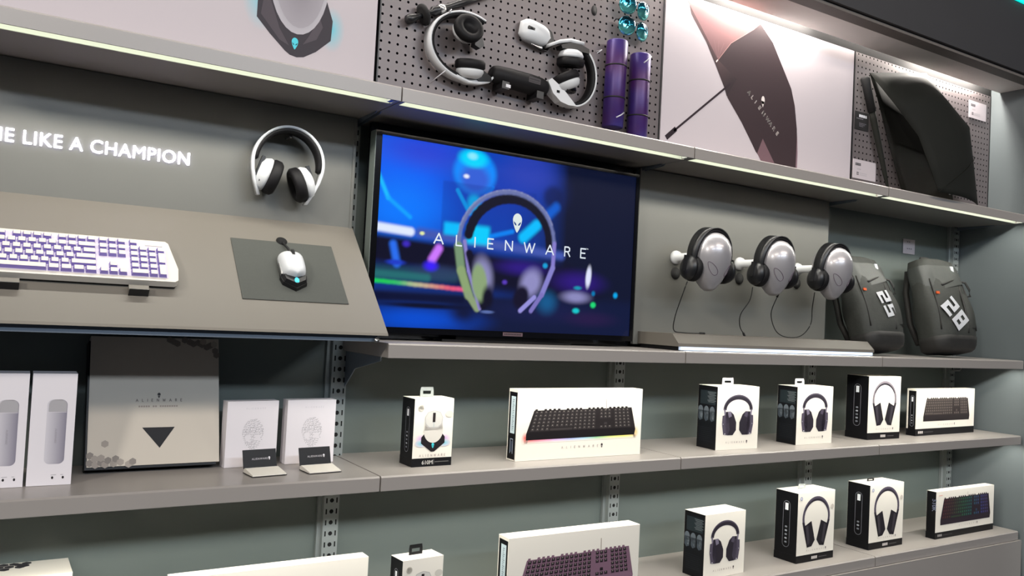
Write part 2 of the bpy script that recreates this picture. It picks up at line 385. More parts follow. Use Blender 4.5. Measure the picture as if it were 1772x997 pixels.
# small wire hooks hanging in the uprights under the second shelf
def hook(x, z, label):
    t = MB().tube([(x-.012, -.031, z+.03), (x+.006, -.05, z+.018), (x+.012, -.062, z+.006), (x+.006, -.058, z-.004), (x-.012, -.032, z-.006)], .0032, 'steel', 8)
    tag(t.build('wire_hook'), label, 'hook')
hook(2.995, 1.350, 'curved steel hook on the upright above the small keyboard box')
hook(1.002, 1.372, 'small steel hook on the upright above the rainbow keyboard box')
for x, z, l in ((-.02, 1.965, 'small clip and screw under the top shelf left of the television'), (.985, 1.985, 'small clip and screw under the top shelf right of the television'), (1.985, 1.985, 'small clip and screw under the top shelf above the third head')):
    t = thing('shelf_clip', (x, -.05, z), l, 'clip')
    MB().box(-.035, -.004, 0, .02, -.02, .028, 'bracket').build('clip_plate', t)
    MB().lathe([(.002, -.03), (.007, -.028), (.007, -.012), (.004, 0)], 'steel', (.004, .01, .0), 'y', 10).build('screw', t)

# ------------------------------------------------------------------ upper panels (y about -0.15)
PY, PT, PB = -.15, 2.615, Z1+.001
def panel(name, x0, x1, m, label, cat):
    t = thing(name, ((x0+x1)/2, PY, PB), label, cat)
    MB().box(-(x1-x0)/2, (x1-x0)/2, 0, .012, 0, PT-PB, m).build('panel_board', t)
    return t
pl_ = panel('poster', XL, -.003, 'posterb', 'white poster with a grey and black computer mouse', 'poster')
pm_ = panel('poster', 1.018, 2.018, 'posterb', 'white poster showing a tilted black umbrella', 'poster')
def pegpanel(x0, x1, label):
    t = thing('pegboard', (0, PY, 0), label, 'pegboard')
    MB().box(x0, x1, 0, .010, PB, PT, 'peg').build('perforated_panel', t)
    MB().box(x0-.004, x0, -.002, .03, PB, PT, 'black').build('edge_strip', t); MB().box(x1, x1+.004, -.002, .03, PB, PT, 'black').build('edge_strip', t)
    return t
pegpanel(.008, 1.008, 'grey pegboard with white headsets and purple rolls')
pegpanel(2.026, 3.016, 'grey pegboard with black umbrellas beside the side wall')
# mouse print (world x,z -> local to poster)
def W(t, x, z): return (x-t.location.x, z-t.location.z)
def art_on(t, step=.00008): return Art((0, 0, 0), step=step)
t = pl_; a = art_on(t)
def px(pts): return [W(t, *p) for p in pts]
pw = (188, 180, 184)
a.glow(*W(t, -.31, 2.27), .05, .10, (110, 190, 205), pw); a.glow(*W(t, -.125, 2.215), .035, .06, (110, 190, 205), pw); a.up()
a.poly(px([(-.319, 2.46), (-.3195, 2.205), (-.285, 2.17), (-.245, 2.135), (-.232, 2.127), (-.214, 2.124), (-.196, 2.128), (-.165, 2.148), (-.127, 2.185), (-.1245, 2.237), (-.143, 2.285), (-.15, 2.46)]), (52, 46, 52)); a.up()
a.poly(px([(-.30, 2.30), (-.31, 2.215), (-.26, 2.16), (-.235, 2.15), (-.262, 2.19), (-.285, 2.25)]), (74, 66, 72)); a.poly(px([(-.16, 2.24), (-.185, 2.185), (-.20, 2.16), (-.165, 2.18), (-.15, 2.215)]), (76, 68, 74)); a.up()
def egg(cx, cz, rx, rz, n=32): return [(cx+rx*math.cos(2*math.pi*k/n), cz+rz*math.sin(2*math.pi*k/n)) for k in range(n)]
a.raw([W(t, -.216, 2.28)]+px(egg(-.216, 2.335, .078, .152)), [(0, 1+k, 1+(k+1) % 32) for k in range(32)], [(132, 126, 132)]+[(176, 172, 178)]*32); a.up()
a.raw([W(t, -.214, 2.30)]+px(egg(-.214, 2.34, .068, .14)), [(0, 1+k, 1+(k+1) % 32) for k in range(32)], [(134, 128, 134)]+[(156, 151, 157)]*32); a.up()
a.head(*W(t, -.2205, 2.158), .030, (80, 200, 215), (30, 80, 92)); a.build('printed_mouse_picture', t)
# umbrella print
t = pm_; a = art_on(t)
out = [(1.102, 2.612), (1.125, 2.585), (1.135, 2.555), (1.21, 2.475), (1.262, 2.40), (1.305, 2.335), (1.325, 2.30), (1.40, 2.225), (1.455, 2.16), (1.478, 2.132), (1.486, 2.126), (1.53, 2.09), (1.545, 2.055), (1.70, 2.055), (1.700, 2.15), (1.695, 2.25), (1.678, 2.335), (1.655, 2.395), (1.60, 2.47), (1.545, 2.545), (1.475, 2.600), (1.46, 2.614)]
a.poly(px(out), (58, 47, 50)); a.up()
pink = (160, 122, 122)
a.poly(px([(1.105, 2.612), (1.125, 2.585), (1.27, 2.425), (1.33, 2.497), (1.44, 2.57), (1.475, 2.60), (1.46, 2.614)]), [(176, 132, 132), (150, 112, 114), (110, 84, 86), (128, 96, 97), (160, 120, 118), (170, 128, 126), (178, 136, 134)])
a.poly(px([(1.127, 2.583), (1.135, 2.555), (1.215, 2.47), (1.30, 2.345), (1.32, 2.305), (1.365, 2.375), (1.27, 2.425), (1.20, 2.50)]), [(98, 76, 76), (92, 72, 74), (74, 58, 60), (56, 45, 48), (50, 42, 45), (50, 42, 45), (78, 62, 64), (96, 74, 75)])
a.poly(px([(1.486, 2.128), (1.545, 2.055), (1.62, 2.055), (1.512, 2.185)]), (112, 88, 94))
a.poly(px([(1.696, 2.055), (1.704, 2.055), (1.704, 2.16), (1.697, 2.24)]), (128, 104, 112)); a.up()
a.path(px([(1.27, 2.425), (1.33, 2.497), (1.44, 2.57), (1.475, 2.60)]), .0018, (184, 142, 138)); a.line(W(t, 1.262, 2.417), W(t, 1.268, 2.424), .005, (240, 220, 215))
for dx in (-.03, -.012, .008): a.line(W(t, 1.270+dx*.1, 2.433), W(t, 1.285+dx*1.3, 2.49), .002, (134, 102, 104))
a.line(W(t, 1.334, 2.352), W(t, 1.08, 2.145), .0075, (46, 36, 42)); a.line(W(t, 1.085, 2.150), W(t, 1.048, 2.118), .017, (40, 32, 38)); a.line(W(t, 1.115, 2.61), W(t, 1.118, 2.58), .002, (120, 112, 116)); a.up()
for i, L in enumerate('ALIENWARE'):
    f = i/8; x = 1.427+(1.585-1.427)*f; z = 2.343+(2.218-2.343)*f
    a.text(L, *W(t, x-.006, z-.004), .0155, (212, 203, 199), rot=R(-42), bold=.05)
a.ell(*W(t, 1.505, 2.325), .009, .015, (214, 206, 202)); a.poly(px([(1.496, 2.322), (1.513, 2.320), (1.505, 2.298)]), (214, 206, 202))
a.build('printed_umbrella_picture', t)

# ------------------------------------------------------------------ small information cards
def card(name, loc, w, h, m, label, cat, kind):
    t = thing(name, loc, label, cat); MB().box(0, w, 0, .002, 0, h, m).build('card_sheet', t)
    a = Art((0, 0, 0)); d = (35, 33, 38) if m != 'label' else (225, 225, 230); g = (110, 106, 112)
    if kind == 1:      # bold characters, small line, two rows of small text
        for k in range(4): cx = w*.10+k*h*.115; a.rect(cx, h*.68, cx+h*.095, h*.82, d)
        a.up()
        for k in range(4): cx = w*.10+k*h*.115; a.line((cx+h*.012, h*.75), (cx+h*.083, h*.75), .0012, (150, 148, 150)); a.line((cx+h*.048, h*.70), (cx+h*.048, h*.81), .0010, (150, 148, 150))
        for k in range(6): a.rect(w*.18+k*h*.055, h*.47, w*.18+k*h*.055+h*.035, h*.53, (160, 156, 160))
        for j, v in ((0, .28), (1, .19)):
            for k in range(3): a.rect(w*.16+k*h*.06, h*v, w*.16+k*h*.06+h*.045, h*(v+.06), (60, 58, 62))
            for k in range(9): a.rect(w*.16+h*.24+k*h*.07, h*v, w*.16+h*.24+k*h*.07+h*.05, h*(v+.05), (170, 166, 170))
    elif kind == 2:
        for k in range(4): a.rect(w*.28+k*w*.15, h*.70, w*.28+k*w*.15+w*.12, h*.85, d)
        for k in range(5): a.rect(w*.10+k*w*.1, h*.58, w*.10+k*w*.1+w*.08, h*.64, g)
        for j, v in ((0, .34), (1, .26), (2, .18)):
            for k in range(5-j): a.rect(w*.30+k*w*.11, h*v, w*.30+k*w*.11+w*.08, h*(v+.045), g)
    else:
        for v, n in ((.78, 2), (.32, 3)):
            for k in range(n): a.rect(w*(.32+k*.16), h*v, w*(.32+k*.16+.1), h*(v+.07), g)
    a.build('printed_text', t); return t
card('price_card', (2.032, -.1535, 2.111), .146, .076, 'posterb', 'white card at the lower left of the right pegboard', 'card', 1)
card('price_card', (2.838, -.1535, 2.490), .140, .078, 'posterb', 'white card at the upper right of the right pegboard', 'card', 1)
card('price_card', (2.034, -.1535, 2.307), .086, .072, 'label', 'small black card beside the closed umbrella handle', 'card', 2)
card('price_card', (2.612, -.004, 1.863), .088, .066, 'posterb', 'small white tag on the wall above the backpacks', 'card', 3)

# ------------------------------------------------------------------ headset builder (band in the XZ plane, opening down)
def headset(name, loc, rot, label, shell, band_in, scale=1, rx=.084, rz=.088, end=-.075, cupz=-.052, cupx=.056, tilt=(14, -14), spin=(0, 0), group=None, style=1, bw=.016):
    t = thing(name, loc, label, 'headset', group, rot); t.scale = (scale,)*3
    def arcpts(off, a0=-8, a1=188, n=30): return [((rx+off)*math.cos(R(a0+(a1-a0)*k/(n-1))), (rz+off)*math.sin(R(a0+(a1-a0)*k/(n-1)))) for k in range(n)]
    def ribbon(o, i, hw, m, hi=None):
        b = MB(); rings = []
        for k, (p, q) in enumerate(zip(o, i)):
            f = k/(len(o)-1); w_ = hw*(1-.35*abs(2*f-1)**2.5)
            rings.append([(p[0], -w_, p[1]), (p[0], w_, p[1]), (q[0], w_*.85, q[1]), (q[0], -w_*.85, q[1])])
        b.loft(rings, m, True); return b
    o = arcpts(.006); i = arcpts(.0)
    # arms continue inward to below the cups
    e = [((rx+.006)*1.0-.004, -.03), (rx-.006, -.055), (rx-.020, end)]; e2 = [(p[0]-.006, p[1]) for p in e]
    o = e[::-1]+[p for p in o]+[(-p[0], p[1]) for p in e]; i = e2[::-1]+[p for p in i]+[(-p[0], p[1]) for p in e2]
    ribbon(o, i, bw, shell).build('headband', t)
    oo = arcpts(-.0005, -4, 184, 30); ii = arcpts(-.009, -2, 182, 30); ribbon(oo, ii, bw*.95, band_in).build('headband_padding', t)
    for s, tl, sp in ((-1, tilt[0], spin[0]), (1, tilt[1], spin[1])):
        b = MB()
        b.lathe([(.0, -.017), (.020, -.016), (.031, -.009), (.035, .002), (.034, .008), (.0, .008)], shell, axis='x', n=28, sy=1.16)
        mm = Matrix.Translation((s*cupx, 0, cupz)) @ Matrix.Rotation(R(sp), 4, 'Z') @ Matrix.Rotation(R(tl), 4, 'Y') @ Matrix.Rotation(0 if s < 0 else math.pi, 4, 'Z')
        b.xform(mm); b.build('ear_cup', t)
        b = MB(); b.lathe([(.0, .008), (.033, .008), (.037, .013), (.037, .028), (.032, .034), (.022, .034), (.019, .026), (0, .025)], 'leather', axis='x', n=28, sy=1.16)
        b.xform(mm); b.build('ear_pad', t)
        b = MB(); b.box(-.020, -.012, -.008, .008, -.012, .038, 'black' if style == 1 else shell); b.xform(mm); b.build('cup_hinge', t)
    if style == 1:
        MB().lathe([(.003, 0), (.003, .002)], 'dark', axis='x', n=10).xform(Matrix.Translation((-cupx-.014, -.022, cupz-.02))).build('microphone_port', t)
    return t
# ------------------------------------------------------------------ left display: back board, slogan, slanted console
t = thing('display_board', (-.5, -.08, 1.70), 'dark grey back board with lit white slogan letters', 'display board')
MB().box(-.5, .478, 0, .012, 0, .313, 'board').build('back_board', t)
MB().box(.478, .486, -.002, .04, 0, .313, 'board').build('edge_trim', t)
s3 = MB(); V, Fc, wd = text_polys('GAME LIKE A CHAMPION', 1.06, .014)
V2, F2, wd2 = text_polys('ME LIKE A CHAMPION', 1.06, .014); kx = (.865-.443)/wd2; x0 = -.443-wd*kx; kz = .031/.72
n = len(V); s3.add([(x0+x*kx+.5, -.006, .124+y*kz) for x, y in V]+[(x0+x*kx+.5, 0, .124+y*kz) for x, y in V], Fc+[tuple(i+n for i in f) for f in Fc], 'sign')
s3.build('slogan_letters', t)['label'] = 'white lit letters GAME LIKE A CHAMPION'
t = thing('display_console', (-.5, -.08, 1.712), 'slanted taupe display console holding the white keyboard', 'display stand')
MB().prism_x([(0, 0), (-.275, -.275), (-.279, -.281), (-.265, -.281), (.0, -.016)], -.5, .489, 'console').build('slanted_top', t)
b = MB().prism_x([(-.004, -.02), (-.255, -.272), (-.004, -.272)], -.5, -.494, 'console').prism_x([(-.004, -.02), (-.26, -.277), (-.004, -.277)], .472, .480, 'console'); b.build('side_panel', t)
MB().lathe([(.0, -.004), (.006, -.004), (.006, .0), (0, .0)], 'steel', (.462, -.270, -.292), 'y', 12).build('bolt', t)
SL = Vector((0, -.7071, -.7071)); NN = Vector((0, -.7071, .7071)); S0 = Vector((0, -.08, 1.712))
def onslope(x, s, h=0): return Vector((x, 0, 0))+S0+SL*s+NN*h
# cable hole, mouse pad
o = MB().prism_z([(-.1285, -.1045), (.1285, -.1045), (.1285, .1045), (-.1285, .1045)], 0, .0018, 'pad').build('mouse_pad', None, onslope(-.2195, .192, .0004), (R(45), 0, 0))
tag(o, 'square charcoal mouse pad set in the slanted console', 'mouse pad')
def mouse(loc, rot, label, logo=True):
    t = thing('computer_mouse', loc, label, 'mouse', None, rot)
    b = MB(); rings = []; n = 18
    for k in range(15):
        f = k/14; y = .058-.092*f
        wd = .031*(max(0, 1-abs(2*f-1)**4.5)**.5)*(1-.08*f)+.0015; h = .034*(max(0, 1-(abs(f-.58)/.60)**2.6))**.6+.002
        if k == 0: wd = .018; h = .009
        rings.append([(wd*math.copysign(abs(math.cos(a))**.75, math.cos(a)), y, .006+max(0, h*math.sin(a)**.8 if math.sin(a) > 0 else 0)) for a in [math.pi*j/(n-1) for j in range(n)]])
    b.loft(rings, 'white', True, True, True); b.build('mouse_shell', t)
    b = MB(); b.prism_z([(-.026, .050), (.026, .050), (.030, .0), (.034, -.026), (.030, -.044), (0, -.064), (-.030, -.044), (-.034, -.026), (-.030, .0)], 0, .010, 'black', top=.97)
    b.prism_z([(-.032, -.024), (.032, -.024), (.028, -.043), (0, -.060), (-.028, -.043)], .010, .020, 'black', top=.84, dy=-.03); b.build('mouse_base', t)
    b = MB(); b.lathe([(.0, -.003), (.008, -.003), (.008, .003), (0, .003)], 'rubber', (0, .034, .0345), 'x', 14); b.box(-.0036, .0036, .010, .044, .033, .0405, 'black'); b.build('scroll_wheel', t)
    b = MB().box(-.0325, -.028, -.022, .016, .008, .017, 'steel'); b.build('side_button_panel', t)
    if logo:
        b = MB().lathe([(0, 0), (.0055, 0), (.0055, .001), (0, .001)], 'teal', n=18, sy=1.35); b.build('lit_emblem', t, (0, -.046, .0205), (R(14), 0, 0))
    return t
mouse(onslope(-.217, .2, .002), (R(45), 0, 0), 'white and black mouse on the square pad')
b = MB().tube([onslope(-.2195, .092, .004), onslope(-.2195, .105, .010), onslope(-.214, .125, .014), onslope(-.214, .146, .012)], .003, 'rubber'); b.lathe([(0, 0), (.014, 0), (.014, .0012), (0, .0012)], 'dark', n=20); b2 = len(b.v)-28*4
st = len(b.v)-20*4; b.xform(Matrix.Translation(onslope(-.221, .084, .002)) @ Matrix.Rotation(R(45), 4, 'X'), st)
tag(b.build('mouse_cable'), 'short black cable from a round hole to the mouse', 'cable')

# keyboard (local: X right, Y up the slope, Z out)
KX, KS = -.712, .216
t = thing('keyboard', onslope(KX, KS, .001), 'white full size keyboard on the slanted console', 'keyboard', None, (R(45), 0, 0))
W2 = .2185
b = MB().prism_z([(-W2, .058), (-W2+.012, .066), (W2-.014, .066), (W2-.008, .060), (W2+.007, -.022), (W2+.004, -.058), (W2-.003, -.064), (-W2, -.064)], .008, .024, 'case'); b.build('keyboard_case', t)
MB().prism_z([(-W2-.003, -.06), (W2, -.06), (W2, .05), (-W2, .05)], .0, .008, 'black').build('keyboard_base', t)
MB().box(-W2+.008, W2-.016, -.054, .058, .024, .0248, 'plate').build('backlit_plate', t)
MB().box(W2-.058, W2-.022, .046, .054, .0248, .0262, 'case').build('media_bar', t)
def keycap(w_, d_):
    b = MB(); h = .0085; i = .0018
    v = [(-w_/2, -d_/2, 0), (w_/2, -d_/2, 0), (w_/2, d_/2, 0), (-w_/2, d_/2, 0), (-w_/2+i, -d_/2+i, h), (w_/2-i, -d_/2+i, h), (w_/2-i, d_/2-i*.7, h), (-w_/2+i, d_/2-i*.7, h)]
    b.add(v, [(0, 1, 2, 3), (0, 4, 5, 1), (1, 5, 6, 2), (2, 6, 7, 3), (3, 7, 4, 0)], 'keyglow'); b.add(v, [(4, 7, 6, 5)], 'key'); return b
proto = {}; U = .0186; off = MB(); nk = 0
def key(x, y, w_=1, d_=1):
    global nk
    wx = w_*U-.0026; dy_ = d_*.0182-.0034; cx = x+w_*U/2; cy = y-d_*.0182/2
    if KX+cx < -.855:
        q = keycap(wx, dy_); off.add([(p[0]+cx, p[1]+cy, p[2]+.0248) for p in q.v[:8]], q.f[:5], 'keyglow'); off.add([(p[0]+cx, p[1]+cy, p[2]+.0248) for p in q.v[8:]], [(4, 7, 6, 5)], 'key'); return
    if (w_, d_) not in proto:
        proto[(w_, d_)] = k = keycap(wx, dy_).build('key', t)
    else:
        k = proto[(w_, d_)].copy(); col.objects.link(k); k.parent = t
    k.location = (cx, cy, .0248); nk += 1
X0 = W2-.022-22.3*U*1.0; Y0 = .0585
rows = [[(1.25, [1]*4), (5.75, [1]*4), (10.25, [1]*4), (15.2, [1]*3), (18.5, [1])]]
key(X0, Y0)
for st_, ks in rows[0]:
    for i_, q in enumerate(ks): key(X0+(st_+.75+i_)*U if st_ < 15 else X0+(st_+i_)*U, Y0)
def row(y, ws, x=0):
    for q in ws: key(X0+x*U, y, q); x += q
dy = .0186
Y1 = Y0-.0205
row(Y1, [1]*13+[2]); row(Y1, [1]*3, 15.2); row(Y1, [1]*4, 18.5)
row(Y1-dy, [1.5]+[1]*12+[1.5]); row(Y1-dy, [1]*3, 15.2); row(Y1-dy, [1]*3, 18.5); key(X0+21.5*U, Y1-dy, 1, 2.02)
row(Y1-2*dy, [1.75]+[1]*11+[2.25]); row(Y1-2*dy, [1]*3, 18.5)
row(Y1-3*dy, [2.25]+[1]*10+[2.75]); row(Y1-3*dy, [1], 16.2); row(Y1-3*dy, [1]*3, 18.5); key(X0+21.5*U, Y1-3*dy, 1, 2.02)
row(Y1-4*dy, [1.25, 1.25, 1.25, 6.25, 1.25, 1.25, 1.25, 1.25]); row(Y1-4*dy, [1]*3, 15.2); row(Y1-4*dy, [2, 1], 18.5)
if off.v: o = off.build('keys', t); o['kind'] = 'stuff'
for x in (-.57, -.812):
    b = MB().box(-.020, .020, -.006, .010, 0, .016, 'console').box(-.020, .020, -.0075, -.006, 0, .020, 'black')
    tag(b.build('keyboard_clip', None, onslope(x, .297, .0005), (R(45), 0, 0)), 'small clip under the keyboard, ' + ('near its right end' if x > -.6 else 'at the left edge of the photo'), 'clip', 'keyboard holder clips')

headset('white_headset', (-.214, -.128, 1.853), (0, R(6), R(-4)), 'white headset with black pads on the slogan board', 'white', 'leather', scale=1.06, rx=.080, rz=.084, end=-.088, cupz=-.035, cupx=.050, tilt=(12, -28), bw=.022)
tag(MB().lathe([(0, -.03), (.005, -.03), (.004, -.026), (.004, .008), (0, .008)], 'steel', (-.207, -.089, 1.928), 'y', 10).build('display_peg'), 'steel peg holding up the white headset on the slogan board', 'peg')

# ------------------------------------------------------------------ television
t = thing('television', (0, -.15, 1.432), 'large black television showing blurred blue headset scene', 'television')
MB().box(.012, .934, .0, .045, 0, .543, 'gloss').build('television_body', t)
b = MB(); y0 = -.006
b.box(.012, .030, y0, 0, 0, .543, 'gloss').box(.923, .934, y0, 0, 0, .543, 'gloss').box(.030, .923, y0, 0, .533, .543, 'gloss').box(.030, .923, y0, 0, 0, .0165, 'gloss')
b.build('bezel', t)
MB().box(.0105, .012, -.0065, .03, 0, .543, 'panel').build('side_trim', t)
a = Art((0, y0, 0)); a.rect(.441, .003, .510, .0135, (96, 78, 84)); a.up()
for k in range(11): a.rect(.446+k*.0055, .006, .4495+k*.0055, .0105, (42, 36, 40))
a.build('bezel_label', t)['label'] = 'small pinkish label strip on lower bezel'
MB().box(.25, .70, .008, .065, -.0185, -.012, 'gloss').box(.30, .65, .02, .06, -.012, .0, 'gloss').build('television_foot', t)
tag(MB().box(.03, .985, -.075, -.06, Z2+.001, Z1-T-.004, 'gloss').build('backing_panel'), 'black backing panel behind the television', 'panel')
